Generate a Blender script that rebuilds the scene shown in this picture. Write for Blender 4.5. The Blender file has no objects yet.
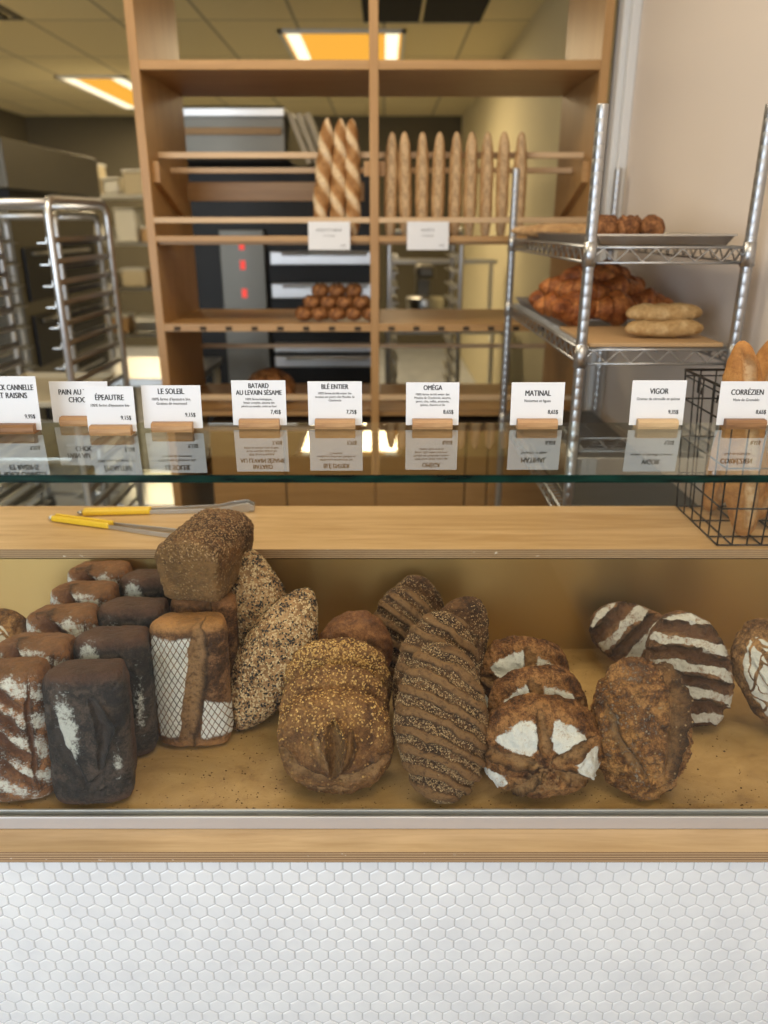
import bpy, bmesh, math, random
import numpy as np
from mathutils import Vector, Matrix
from mathutils.bvhtree import BVHTree

random.seed(7)
S = bpy.context.scene
COL = S.collection
PI = math.pi

# ---------------------------------------------------------------- camera
F_PX, PITCH, EYE = 769.0, math.radians(20.4), 1.6
cd = bpy.data.cameras.new('camera')
cam = bpy.data.objects.new('camera', cd)
COL.objects.link(cam)
cd.sensor_fit = 'VERTICAL'
cd.sensor_height = 36.0
cd.lens = F_PX / 1024 * 36
cd.clip_start = 0.02
cam.location = (0, 0, EYE)
cam.rotation_euler = (PI / 2 - PITCH, 0, 0)
cd.dof.use_dof = True
cd.dof.focus_distance = 1.16
cd.dof.aperture_fstop = 2.9
S.camera = cam

# ---------------------------------------------------------------- world, lights, exposure
S.view_settings.view_transform = 'Standard'
S.view_settings.look = 'None'
S.view_settings.exposure = 0.0
S.view_settings.gamma = 1.0
S.view_settings.use_curve_mapping = False
S.cycles.use_denoising = True
S.cycles.max_bounces = 10
S.cycles.diffuse_bounces = 4
S.cycles.glossy_bounces = 5
S.cycles.transparent_max_bounces = 16
S.cycles.sample_clamp_indirect = 6.0

W = bpy.data.worlds.new('world')
S.world = W
W.use_nodes = True
W.node_tree.nodes['Background'].inputs[0].default_value = (0.80, 0.88, 1.0, 1)
W.node_tree.nodes['Background'].inputs[1].default_value = 0.7

def area(name, loc, rot, sx, sy, power, color):
    l = bpy.data.lights.new(name, 'AREA')
    l.shape = 'RECTANGLE'
    l.size, l.size_y = sx, sy
    l.energy = power
    l.color = color
    o = bpy.data.objects.new(name, l)
    COL.objects.link(o)
    o.location = loc
    o.rotation_euler = rot
    return o

# daylight entering through the two shop windows behind the photographer
area('shop_window_daylight', (-2.35, -1.95, 1.50), (math.radians(90), 0, math.radians(-8)), 2.6, 1.7, 90, (0.80, 0.90, 1.0))
area('door_window_daylight', (0.42, -1.95, 1.75), (math.radians(90), 0, 0), 0.7, 1.2, 12, (0.95, 0.96, 1.0))
# warm ceiling lamps over the shop and over the bakery
area('shop_ceiling_lamp', (0.45, 0.35, 2.88), (0, 0, 0), 1.2, 0.6, 22, (1.0, 0.86, 0.68))
area('counter_ceiling_lamp', (-0.6, 2.0, 2.88), (0, 0, 0), 1.2, 0.6, 22, (1.0, 0.84, 0.62))

# ---------------------------------------------------------------- helpers
def set_in(node, name, val):
    if name in node.inputs:
        node.inputs[name].default_value = val

def new_mat(name, base=(0.5, 0.5, 0.5), rough=0.5, metal=0.0, spec=0.5):
    m = bpy.data.materials.new(name)
    m.use_nodes = True
    b = m.node_tree.nodes['Principled BSDF']
    b.inputs['Base Color'].default_value = (*base, 1)
    b.inputs['Roughness'].default_value = rough
    b.inputs['Metallic'].default_value = metal
    set_in(b, 'Specular IOR Level', spec)
    return m

class G:
    """small node-graph builder"""
    def __init__(self, m):
        self.m = m
        self.t = m.node_tree
        self.b = self.t.nodes['Principled BSDF']
    def n(self, kind, **kw):
        x = self.t.nodes.new(kind)
        for k, v in kw.items():
            setattr(x, k, v)
        return x
    def l(self, a, b):
        self.t.links.new(a, b)
    def coord(self, which='Object', scale=(1, 1, 1), rot=(0, 0, 0)):
        tc = self.n('ShaderNodeTexCoord')
        mp = self.n('ShaderNodeMapping')
        mp.inputs['Scale'].default_value = scale
        mp.inputs['Rotation'].default_value = rot
        self.l(tc.outputs[which], mp.inputs['Vector'])
        return mp.outputs[0]
    def noise(self, vec, scale, detail=4, rough=0.55, dist=0.0):
        x = self.n('ShaderNodeTexNoise')
        x.inputs['Scale'].default_value = scale
        x.inputs['Detail'].default_value = detail
        x.inputs['Roughness'].default_value = rough
        x.inputs['Distortion'].default_value = dist
        if vec is not None:
            self.l(vec, x.inputs['Vector'])
        return x.outputs['Fac']
    def ramp(self, fac, stops):
        r = self.n('ShaderNodeValToRGB')
        e = r.color_ramp.elements
        while len(e) < len(stops):
            e.new(0.5)
        for i, (p, c) in enumerate(stops):
            e[i].position = p
            e[i].color = (*c, 1) if len(c) == 3 else c
        self.l(fac, r.inputs[0])
        return r.outputs[0]
    def mix(self, fac, a, b, mode='MIX'):
        x = self.n('ShaderNodeMix')
        x.data_type = 'RGBA'
        x.blend_type = mode
        for sock, v in ((x.inputs[0], fac), (x.inputs[6], a), (x.inputs[7], b)):
            if isinstance(v, (int, float)):
                sock.default_value = v
            elif isinstance(v, tuple):
                sock.default_value = (*v, 1)
            else:
                self.l(v, sock)
        return x.outputs[2]
    def math(self, op, a, b=0.0, clamp=False):
        x = self.n('ShaderNodeMath')
        x.operation = op
        x.use_clamp = clamp
        for sock, v in ((x.inputs[0], a), (x.inputs[1], b)):
            if isinstance(v, (int, float)):
                sock.default_value = v
            else:
                self.l(v, sock)
        return x.outputs[0]
    def attr(self, name):
        x = self.n('ShaderNodeAttribute')
        x.attribute_name = name
        return x.outputs['Fac']
    def bump(self, h, strength=0.3, dist=0.001):
        x = self.n('ShaderNodeBump')
        x.inputs['Strength'].default_value = strength
        x.inputs['Distance'].default_value = dist
        self.l(h, x.inputs['Height'])
        self.l(x.outputs[0], self.b.inputs['Normal'])
    def color(self, c):
        self.l(c, self.b.inputs['Base Color'])
    def rough(self, r):
        self.l(r, self.b.inputs['Roughness'])

def wood_mat(name, dark, light, axis='X', rough=0.45, scale=1.0, contrast=1.0):
    m = new_mat(name, light, rough)
    g = G(m)
    sc = {'X': (1.2, 16, 16), 'Y': (16, 1.2, 16), 'Z': (16, 16, 1.2)}[axis]
    v = g.coord('Object', tuple(s * scale for s in sc))
    n1 = g.noise(v, 1.6, 6, 0.6, 1.2)
    v2 = g.coord('Object', tuple(s * scale * 5 for s in sc))
    n2 = g.noise(v2, 2.0, 3, 0.6)
    mixv = g.math('ADD', g.math('MULTIPLY', n1, 0.75), g.math('MULTIPLY', n2, 0.25))
    g.color(g.ramp(mixv, [(0.5 - 0.2 / contrast, dark), (0.5 + 0.16 / contrast, light)]))
    g.bump(n2, 0.12, 0.001)
    return m

def metal_mat(name, base, rough, metal=1.0, scratch=0.1):
    m = new_mat(name, base, rough, metal)
    g = G(m)
    n = g.noise(g.coord('Object', (3, 3, 30)), 6, 3)
    g.rough(g.math('ADD', g.math('MULTIPLY', n, scratch), rough - scratch / 2))
    return m

# ---- materials of the place
M = {}
M['birch'] = wood_mat('birch_plywood', (0.43, 0.26, 0.11), (0.59, 0.39, 0.195), 'X', 0.42, 1.0, 1.6)
M['ledge'] = wood_mat('birch_ledge', (0.43, 0.285, 0.145), (0.57, 0.405, 0.235), 'X', 0.45, 1.0, 1.4)
M['shelf_wood'] = wood_mat('maple_board', (0.36, 0.19, 0.065), (0.48, 0.275, 0.105), 'X', 0.42)
M['shelf_wood_v'] = wood_mat('maple_panel', (0.36, 0.19, 0.065), (0.47, 0.265, 0.10), 'Z', 0.42)
M['rail_wood'] = wood_mat('maple_rail', (0.52, 0.34, 0.18), (0.66, 0.47, 0.28), 'X', 0.45)
M['steel'] = metal_mat('brushed_steel', (0.62, 0.62, 0.60), 0.32)
M['chrome'] = metal_mat('chrome_wire', (0.50, 0.51, 0.53), 0.38)
M['pan_metal'] = metal_mat('aged_pan', (0.46, 0.44, 0.42), 0.40)
M['alu'] = metal_mat('aluminium', (0.80, 0.81, 0.83), 0.38)
M['channel'] = new_mat('satin_channel', (0.56, 0.55, 0.56), 0.42, 0.45)
M['dark_steel'] = metal_mat('dark_steel', (0.20, 0.19, 0.165), 0.45)
M['black'] = new_mat('black_enamel', (0.012, 0.012, 0.013), 0.5)
M['void'] = new_mat('dark_ceiling_panel', (0.01, 0.01, 0.01), 0.9)
M['paper'] = new_mat('white_card', (0.74, 0.75, 0.79), 0.6)
M['ink'] = new_mat('black_ink', (0.02, 0.02, 0.022), 0.6)
M['grey_ink'] = new_mat('grey_ink', (0.09, 0.09, 0.10), 0.6)
M['white_plastic'] = new_mat('white_plastic', (0.75, 0.75, 0.72), 0.4)
M['cream'] = new_mat('cream_plastic', (0.66, 0.58, 0.42), 0.5)
M['red'] = new_mat('red_plastic', (0.55, 0.03, 0.03), 0.4)
M['yellow'] = new_mat('yellow_plastic', (0.80, 0.52, 0.03), 0.35)
M['parchment'] = new_mat('parchment', (0.50, 0.32, 0.16), 0.6)
M['basket_wire'] = new_mat('black_wire', (0.035, 0.032, 0.03), 0.35, 0.6)
M['wood_block'] = wood_mat('holder_wood', (0.28, 0.13, 0.05), (0.55, 0.33, 0.16), 'X', 0.5, 3.0)
M['dark_panel_gap'] = new_mat('seam', (0.05, 0.03, 0.015), 0.8)

m = new_mat('painted_wall', (0.78, 0.69, 0.61), 0.75)
g = G(m); g.bump(g.noise(g.coord('Object'), 30, 4), 0.12, 0.002); M['wall'] = m
m = new_mat('painted_wall_yellow', (0.70, 0.62, 0.40), 0.75)
g = G(m); g.bump(g.noise(g.coord('Object'), 30, 4), 0.12, 0.002); M['wall_y'] = m
M['trim'] = new_mat('white_trim', (0.66, 0.66, 0.66), 0.5)
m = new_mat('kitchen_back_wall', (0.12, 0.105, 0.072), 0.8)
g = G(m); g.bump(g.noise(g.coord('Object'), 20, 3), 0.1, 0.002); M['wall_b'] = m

# ceiling: lay-in tiles in a T-bar grid
m = new_mat('ceiling_tile', (0.62, 0.54, 0.36), 0.9)
g = G(m)
br = g.n('ShaderNodeTexBrick')
br.offset = 0.0
br.inputs['Scale'].default_value = 1.0
br.inputs['Brick Width'].default_value = 0.61
br.inputs['Row Height'].default_value = 1.22
br.inputs['Mortar Size'].default_value = 0.012
br.inputs['Mortar Smooth'].default_value = 0.0
br.inputs['Color1'].default_value = (0.74, 0.64, 0.38, 1)
br.inputs['Color2'].default_value = (0.70, 0.60, 0.35, 1)
br.inputs['Mortar'].default_value = (0.36, 0.31, 0.20, 1)
g.l(g.coord('Object'), br.inputs['Vector'])
g.color(br.outputs['Color'])
M['ceiling'] = m

m = new_mat('vinyl_floor', (0.52, 0.56, 0.62), 0.3)
g = G(m)
nz = g.noise(g.coord('Object'), 5, 5)
g.color(g.ramp(nz, [(0.35, (0.50, 0.54, 0.62)), (0.65, (0.66, 0.70, 0.78))]))
M['floor'] = m
M['shop_floor'] = new_mat('shop_floor', (0.16, 0.155, 0.15), 0.45)

# display-case glass: clear pane that reflects at the outer face, light passes through
def pane_mat(name, tint, ior=1.75):
    m = bpy.data.materials.new(name)
    m.use_nodes = True
    t = m.node_tree
    t.nodes.clear()
    out = t.nodes.new('ShaderNodeOutputMaterial')
    tr = t.nodes.new('ShaderNodeBsdfTransparent')
    tr.inputs[0].default_value = (*tint, 1)
    gl = t.nodes.new('ShaderNodeBsdfGlossy')
    gl.inputs['Roughness'].default_value = 0.0
    gl.inputs['Color'].default_value = (0.95, 1.0, 0.98, 1)
    fr = t.nodes.new('ShaderNodeFresnel')
    fr.inputs['IOR'].default_value = ior
    ge = t.nodes.new('ShaderNodeNewGeometry')
    inv = t.nodes.new('ShaderNodeMath'); inv.operation = 'SUBTRACT'; inv.inputs[0].default_value = 1.0
    mu = t.nodes.new('ShaderNodeMath'); mu.operation = 'MULTIPLY'
    mx = t.nodes.new('ShaderNodeMixShader')
    t.links.new(ge.outputs['Backfacing'], inv.inputs[1])
    t.links.new(inv.outputs[0], mu.inputs[0])
    t.links.new(fr.outputs[0], mu.inputs[1])
    t.links.new(mu.outputs[0], mx.inputs[0])
    t.links.new(tr.outputs[0], mx.inputs[1])
    t.links.new(gl.outputs[0], mx.inputs[2])
    t.links.new(mx.outputs[0], out.inputs[0])
    return m
M['pane'] = pane_mat('clear_glass', (0.975, 0.99, 0.98), 1.42)
M['pane_top'] = pane_mat('clear_glass_top', (0.93, 0.965, 0.945), 2.1)
m = new_mat('glass_edge', (0.003, 0.03, 0.022), 0.25, 0.0, 0.15)
g = G(m)
nz = g.noise(g.coord('Object', (6, 1, 60)), 3, 2)
g.color(g.ramp(nz, [(0.35, (0.0005, 0.006, 0.0045)), (0.7, (0.003, 0.032, 0.022))]))
M['glass_edge'] = m

# inner back panel of the case: satin brass-toned steel that smears its reflections
m = new_mat('satin_panel', (0.45, 0.30, 0.12), 0.40, 0.92)
g = G(m)
set_in(g.b, 'Anisotropic', 0.8)
tv = g.n('ShaderNodeCombineXYZ'); tv.inputs[2].default_value = 1.0
g.l(tv.outputs[0], g.b.inputs['Tangent'])
nz = g.noise(g.coord('Object', (3, 3, 1)), 4, 4)
g.rough(g.math('ADD', g.math('MULTIPLY', nz, 0.10), 0.31))
M['satin'] = m

# case floor: worn varnished board with oily stains
m = new_mat('case_board', (0.55, 0.36, 0.16), 0.42)
g = G(m)
n1 = g.noise(g.coord('Object', (1.0, 1.6, 1)), 7, 6, 0.65, 0.5)
n2 = g.noise(g.coord('Object', (3, 3, 1)), 30, 4, 0.7)
c = g.ramp(n1, [(0.30, (0.17, 0.085, 0.026)), (0.47, (0.37, 0.215, 0.075)), (0.66, (0.49, 0.305, 0.12))])
sp = g.ramp(n2, [(0.56, (0, 0, 0)), (0.70, (1, 1, 1))])
g.color(g.mix(g.math('MULTIPLY', sp, 0.35), c, (0.24, 0.11, 0.035)))
g.bump(n2, 0.1, 0.001)
M['case_floor'] = m

# layered plywood edge
m = new_mat('plywood_edge', (0.4, 0.25, 0.13), 0.6)
g = G(m)
wv = g.n('ShaderNodeTexWave')
wv.bands_direction = 'Z'
wv.inputs['Scale'].default_value = 75
wv.inputs['Distortion'].default_value = 0.6
wv.inputs['Detail Scale'].default_value = 2
g.l(g.coord('Object', (0.05, 0.05, 1)), wv.inputs['Vector'])
c = g.ramp(wv.outputs['Fac'], [(0.2, (0.22, 0.12, 0.055)), (0.8, (0.50, 0.34, 0.19))])
chip = g.ramp(g.noise(g.coord('Object', (1, 1, 2)), 60, 3, 0.7), [(0.66, (0, 0, 0)), (0.70, (1, 1, 1))])
g.color(g.mix(chip, c, (0.75, 0.68, 0.58)))
M['ply_edge'] = m

m = new_mat('porcelain_tile', (0.72, 0.73, 0.75), 0.22)
g = G(m)
nz = g.noise(g.coord('Object'), 14, 3)
g.color(g.ramp(nz, [(0.3, (0.78, 0.79, 0.81)), (0.7, (0.86, 0.87, 0.88))]))
M['tile'] = m
M['grout'] = new_mat('grout', (0.56, 0.56, 0.57), 0.85)

def emit_mat(name, col, strength):
    m = bpy.data.materials.new(name)
    m.use_nodes = True
    t = m.node_tree
    t.nodes.clear()
    out = t.nodes.new('ShaderNodeOutputMaterial')
    e = t.nodes.new('ShaderNodeEmission')
    e.inputs[0].default_value = (*col, 1)
    e.inputs[1].default_value = strength
    t.links.new(e.outputs[0], out.inputs[0])
    return m
M['lamp_warm'] = emit_mat('amber_diffuser', (1.0, 0.47, 0.06), 1.0)
M['lamp_tube'] = emit_mat('lamp_tube_glow', (1.0, 0.90, 0.62), 1.6)
M['red_led'] = emit_mat('red_display', (1.0, 0.10, 0.08), 1.0)

# ---- mesh builder
class MB:
    def __init__(self):
        self.v, self.f, self.m = [], [], []
    def add(self, vs, fs, mi=0):
        o = len(self.v)
        self.v += [tuple(p) for p in vs]
        self.f += [tuple(i + o for i in f) for f in fs]
        self.m += [mi] * len(fs)
        return self
    def box(self, x0, x1, y0, y1, z0, z1, mi=0, mat=None):
        vs = [(x, y, z) for z in (z0, z1) for y in (y0, y1) for x in (x0, x1)]
        if mat is not None:
            vs = [tuple(mat @ Vector(p)) for p in vs]
        fs = [(0, 2, 3, 1), (4, 5, 7, 6), (0, 1, 5, 4), (2, 6, 7, 3), (0, 4, 6, 2), (1, 3, 7, 5)]
        return self.add(vs, fs, mi)
    def tube(self, pts, r, seg=8, mi=0, closed=False, caps=True):
        pts = [Vector(p) for p in pts]
        n = len(pts)
        rr = r if isinstance(r, (list, tuple)) else [r] * n
        ring = []
        up = None
        for i, p in enumerate(pts):
            if closed:
                d = (pts[(i + 1) % n] - pts[i - 1]).normalized()
            else:
                d = (pts[min(i + 1, n - 1)] - pts[max(i - 1, 0)]).normalized()
            if up is None:
                up = Vector((0, 0, 1)) if abs(d.z) < 0.9 else Vector((1, 0, 0))
            a = d.cross(up)
            if a.length < 1e-6:
                a = d.orthogonal()
            a.normalize()
            b = a.cross(d).normalized()
            up = b
            ring.append([p + (a * math.cos(2 * PI * k / seg) + b * math.sin(2 * PI * k / seg)) * rr[i] for k in range(seg)])
        vs = [q for rg in ring for q in rg]
        fs = []
        m = n if closed else n - 1
        for i in range(m):
            j = (i + 1) % n
            for k in range(seg):
                k2 = (k + 1) % seg
                fs.append((i * seg + k, i * seg + k2, j * seg + k2, j * seg + k))
        if not closed and caps:
            fs.append(tuple(range(seg))[::-1])
            fs.append(tuple((n - 1) * seg + k for k in range(seg)))
        return self.add(vs, fs, mi)
    def build(self, name, mats, parent=None, smooth=False, bevel=0.0, seg=2):
        me = bpy.data.meshes.new(name)
        me.from_pydata(self.v, [], self.f)
        for mt in (mats if isinstance(mats, (list, tuple)) else [mats]):
            me.materials.append(mt)
        if any(self.m):
            me.polygons.foreach_set('material_index', self.m)
        if smooth:
            me.polygons.foreach_set('use_smooth', [True] * len(self.f))
        bm = bmesh.new()
        bm.from_mesh(me)
        bmesh.ops.recalc_face_normals(bm, faces=bm.faces)
        bm.to_mesh(me)
        bm.free()
        o = bpy.data.objects.new(name, me)
        COL.objects.link(o)
        if parent is not None:
            o.parent = parent
        if bevel > 0:
            b = o.modifiers.new('bevel', 'BEVEL')
            b.width = bevel
            b.segments = seg
            b.limit_method = 'ANGLE'
        return o

def tag(o, label, cat, group=None):
    o['label'] = label
    o['category'] = cat
    if group:
        o['group'] = group
    return o
def struct(o):
    o['kind'] = 'structure'
    return o
def stuff(o):
    o['kind'] = 'stuff'
    return o
def thing(name, loc, label, cat, group=None, rot=(0, 0, 0)):
    o = bpy.data.objects.new(name, None)
    o.empty_display_size = 0.05
    COL.objects.link(o)
    o.location = loc
    o.rotation_euler = rot
    return tag(o, label, cat, group)
def box_obj(name, x0, x1, y0, y1, z0, z1, mat, parent=None, bevel=0.0):
    return MB().box(x0, x1, y0, y1, z0, z1).build(name, mat, parent, bevel=bevel)

# pixel ray -> world point (used only to read real positions off the photograph)
def ray(u, v):
    a, b = (u - 384) / F_PX, (v - 512) / F_PX
    return a, math.cos(PITCH) - b * math.sin(PITCH), -math.sin(PITCH) - b * math.cos(PITCH)
def at_y(u, v, Y):
    a, b, c = ray(u, v); t = Y / b
    return Vector((a * t, Y, EYE + c * t))
def at_z(u, v, Z):
    a, b, c = ray(u, v); t = (Z - EYE) / c
    return Vector((a * t, b * t, Z))
def project(P):
    P = np.atleast_2d(P)
    y, z = P[:, 1], P[:, 2] - EYE
    dep = y * math.cos(PITCH) - z * math.sin(PITCH)
    dn = -y * math.sin(PITCH) - z * math.cos(PITCH)
    return 384 + F_PX * P[:, 0] / dep, 512 + F_PX * dn / dep, dep

# ================================================================ SETTING
GAP = 0.004
XL, XR, XR2, YB, YF, ZC = -4.6, 0.845, 1.0, 11.0, -2.0, 2.92
struct(box_obj('floor', XL - .1, XR2 + .1, 1.6, YB + .1, -0.1, 0, M['floor']))
struct(box_obj('floor_shop', XL - .1, XR2 + .1, YF - .1, 1.6, -0.1, 0, M['shop_floor']))
# ceiling with a missing-tile opening left dark
struct(box_obj('ceiling', XL - .1, XR2 + .1, YF - .1, YB + .1, ZC, ZC + 0.08, M['ceiling']))
struct(box_obj('wall_back', XL, XR2, YB, YB + .1, 0, ZC, M['wall_b']))
struct(box_obj('wall_left', XL - .1, XL, YF, YB, 0, ZC, M['wall_b']))
struct(box_obj('wall_right', XR, XR + .25, YF, 3.0, 0, ZC, M['wall']))
struct(box_obj('wall_right', XR2, XR2 + .1, 3.0, YB, 0, ZC, M['wall_y']))
mb = MB()
mb.box(0.792, XR - .0005, 2.955, 3.045, 0, ZC)
mb.box(0.812, XR - .0005, 2.93, 2.957, 0, ZC)
struct(mb.build('trim_1', M['trim'], bevel=0.004))
# shop front behind the photographer: wall with window openings
mb = MB()
mb.box(XL, XR, YF - .09, YF - .02, 0, 0.60)
mb.box(XL, XR, YF - .09, YF - .02, 2.38, ZC)
mb.box(XL, -3.7, YF - .09, YF - .02, 0.60, 2.38)
mb.box(-1.00, 0.05, YF - .09, YF - .02, 0.60, 2.38)
mb.box(0.79, XR, YF - .09, YF - .02, 0.60, 2.38)
mb.box(0.05, 0.79, YF - .09, YF - .02, 0.60, 1.10)
struct(mb.build('wall_front', M['wall']))

# ---- ceiling openings, vent and lamps
def ceiling_lamp(x0, x1, y0, y1, label, power):
    t = thing('ceiling_light', ((x0 + x1) / 2, (y0 + y1) / 2, ZC), label, 'ceiling light', 'lit ceiling panels in the bakery')
    cx, cy = (x0 + x1) / 2, (y0 + y1) / 2
    a, b = (x1 - x0) / 2, (y1 - y0) / 2
    mb = MB()
    mb.box(-a, a, -b, -b + .03, -.025, -.001); mb.box(-a, a, b - .03, b, -.025, -.001)
    mb.box(-a, -a + .03, -b, b, -.025, -.001); mb.box(a - .03, a, -b, b, -.025, -.001)
    mb.build('frame', M['white_plastic'], t)
    MB().box(-a + .03, a - .03, -b + .03, b - .03, -.012, -.002).build('diffuser', M['lamp_warm'], t)
    for sx in (-1, 1):
        MB().box(sx * (a - .10) - .05, sx * (a - .10) + .05, -b + .05, b - .05, -.02, -.0125).build('lamp_tube', M['lamp_tube'], t)
    l = area('kitchen_lamp_light', (0, 0, -.05), (0, 0, 0), 2 * a - .1, 2 * b - .1, power, (1.0, 0.80, 0.50))
    l.parent = t
    return t
ceiling_lamp(-3.08, -2.42, 8.15, 10.2, 'amber ceiling light panel on the left, above the metal racks', 70)
ceiling_lamp(-0.76, 0.16, 6.35, 7.95, 'amber ceiling light panel seen through the top of the wooden shelving', 40)
ceiling_lamp(-3.9, -3.2, 4.9, 6.1, 'added amber light panel, out of view near the left wall of the bakery', 75)  # added fixture out of view, brightens the left of the bakery and its ceiling
struct(box_obj('trim_2', -0.14, 0.66, 4.95, 6.15, ZC - .006, ZC - .001, M['void']))
mb = MB()
for k in range(1):
    mb.box(0.24, 0.26, 4.95, 6.15, ZC - .014, ZC - .006)
    mb.box(-0.14, 0.66, 6.14, 6.17, ZC - .014, ZC - .006)
struct(mb.build('trim_3', M['ceiling']))
t = thing('ceiling_vent', (-2.75, 5.75, ZC), 'square grey air vent in the ceiling at far left', 'air vent')
mb = MB()
for k in range(4):
    s = .30 - .07 * k
    z0, z1 = -.012 - .008 * k, -.002
    mb.box(-s, s, -s, -s + .025, z0, z1); mb.box(-s, s, s - .025, s, z0, z1)
    mb.box(-s, -s + .025, -s, s, z0, z1); mb.box(s - .025, s, -s, s, z0, z1)
mb.build('grille', M['dark_steel'], t)
MB().box(-.05, .05, -.05, .05, -.03, -.002).build('damper', M['black'], t)

# ---- counter front with mosaic of small hexagonal tiles
CY = 0.820            # face of the ledge
ZL = 0.801            # top of the front ledge
pitch = 0.0243
mb = MB()
R_, rin = pitch * 0.5 / math.cos(PI / 6) * 0.955, 0.0
row = pitch * math.sqrt(3) / 2
yf = CY + 0.006
nrow = 33
for j in range(nrow):
    z = ZL - 0.018 - 0.0125 - j * row
    for i in range(-65, 35):
        x = i * pitch + (pitch / 2 if j % 2 else 0) + 0.004
        if not (-1.54 < x < 0.83):
            continue
        jx, jz = random.uniform(-.0002, .0002), random.uniform(-.0002, .0002)
        tilt = random.uniform(-.00025, .00025)
        o_, m_, i_ = [], [], []
        for k in range(6):
            a = PI / 6 + k * PI / 3
            ca, sa = math.cos(a), math.sin(a)
            o_.append((x + jx + R_ * ca, yf + 0.0018, z + jz + R_ * sa))
            m_.append((x + jx + R_ * 0.975 * ca, yf + 0.0007 + tilt * ca, z + jz + R_ * 0.975 * sa))
            i_.append((x + jx + R_ * 0.87 * ca, yf + tilt * ca, z + jz + R_ * 0.87 * sa))
        fs = []
        for k in range(6):
            k2 = (k + 1) % 6
            fs += [(k, k2, 6 + k2, 6 + k), (6 + k, 6 + k2, 12 + k2, 12 + k)]
        fs.append((12, 13, 14, 15, 16, 17))
        mb.add(o_ + m_ + i_, fs, 0)
zt = ZL - 0.018
mb.box(-1.55, .842, yf + .0014, yf + .03, 0.01, zt, 1)
mb.box(-1.55, .842, yf - .001, yf + .01, 0.01, zt - nrow * row - .01, 0)
struct(mb.build('wall_counter_front', [M['tile'], M['grout']]))

# ---- display case
ZF = 0.815            # floor of the case
YP = 1.336            # inner back panel
ZT = 1.028            # top of the rear counter
YCB = 1.575
ZG = 1.326            # top of the glass shelf
t = thing('display_case', (0, CY, 0), 'long glass bread display case on a white tiled counter base', 'display case')
P0 = Vector((0, CY, 0))
def cbox(name, x0, x1, y0, y1, z0, z1, mat, bevel=0.0, parent=None):
    o = MB().box(x0, x1, y0 - CY, y1 - CY, z0, z1).build(name, mat, parent or t, bevel=bevel)
    return o
mb = MB()
mb.box(-1.55, .84, 0.0, YP - CY, ZL - .018, ZL, 1)
mb.m = [1, 0, 1, 1, 1, 1]
mb.build('front_ledge', [M['ledge'], M['ply_edge']], t)
cbox('case_floor', -1.55, .84, .882, YP, ZL + .0005, ZF, M['case_floor'])
mb = MB()
mb.box(-1.55, .84, .862 - CY, .866 - CY, ZL + .0005, ZL + .021)
mb.box(-1.55, .84, .876 - CY, .880 - CY, ZL + .0005, ZL + .021)
mb.box(-1.55, .84, .866 - CY, .876 - CY, ZL + .0005, ZL + .004)
mb.build('glass_channel', M['channel'], t, bevel=0.001)
cbox('front_pane', -1.55, .84, .8668, .8748, ZL + .005, ZG - .0105, M['pane'])
mb = MB()
x0, x1, y0, y1, z0, z1 = -1.55, .84, .862 - CY, 1.118 - CY, ZG - .0098, ZG
mb.box(x0, x1, y0, y1, z0, z1)
mb.m = [0, 0, 1, 0, 1, 1]
mb.build('top_pane', [M['pane_top'], M['glass_edge']], t)
cbox('back_panel', -1.55, .84, YP - .003, YP, ZF, ZT - .0185, M['satin'])
t2 = thing('rear_counter', (0, YP, 0), 'light birch counter shelf running behind the bread case', 'counter')
mb = MB()
mb.box(-1.55, .84, 0, YCB - YP, ZT - .018, ZT, 1)
mb.m = [1, 0, 1, 1, 1, 1]
mb.build('worktop', [M['birch'], M['ply_edge']], t2)
mb = MB(); mb.box(-1.55, .84, 0.002, .02, ZL, ZT - .0185); mb.box(-1.55, .84, YCB - YP - .03, YCB - YP - .012, 0.005, ZT - .0185)
mb.build('body_panel', M['shelf_wood'], t2)

# crumbs and loose seeds on the case floor
mb = MB()
rc = random.Random(5)
for k in range(1500):
    x = rc.uniform(-.62, .72); y = .885 + (rc.random() ** 1.6) * .43
    if rc.random() < .5:
        x = rc.choice([-.27, -.2, .36, .2, .5, -.02]) + rc.gauss(0, .06)
    s = rc.uniform(.0004, .0011) * (1.8 if rc.random() < .06 else 1)
    if not -.8 < x < .8: continue
    z = ZF + s * .5
    a = rc.uniform(0, PI)
    ca, sa = math.cos(a) * s * rc.uniform(1, 1.9), math.sin(a) * s
    mb.add([(x + ca, y + sa, z), (x - sa, y + ca * .8, z), (x - ca, y - sa, z), (x + sa, y - ca * .8, z), (x, y, z + s), (x, y, z - s * .5)],
           [(0, 1, 4), (1, 2, 4), (2, 3, 4), (3, 0, 4), (1, 0, 5), (2, 1, 5), (3, 2, 5), (0, 3, 5)])
cr = mb.build('bread_crumbs', new_mat('crumb', (0.10, 0.045, 0.015), 0.8))
tag(cr, 'dark bread crumbs and seeds scattered on the case floor', 'crumbs')
stuff(cr)

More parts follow.
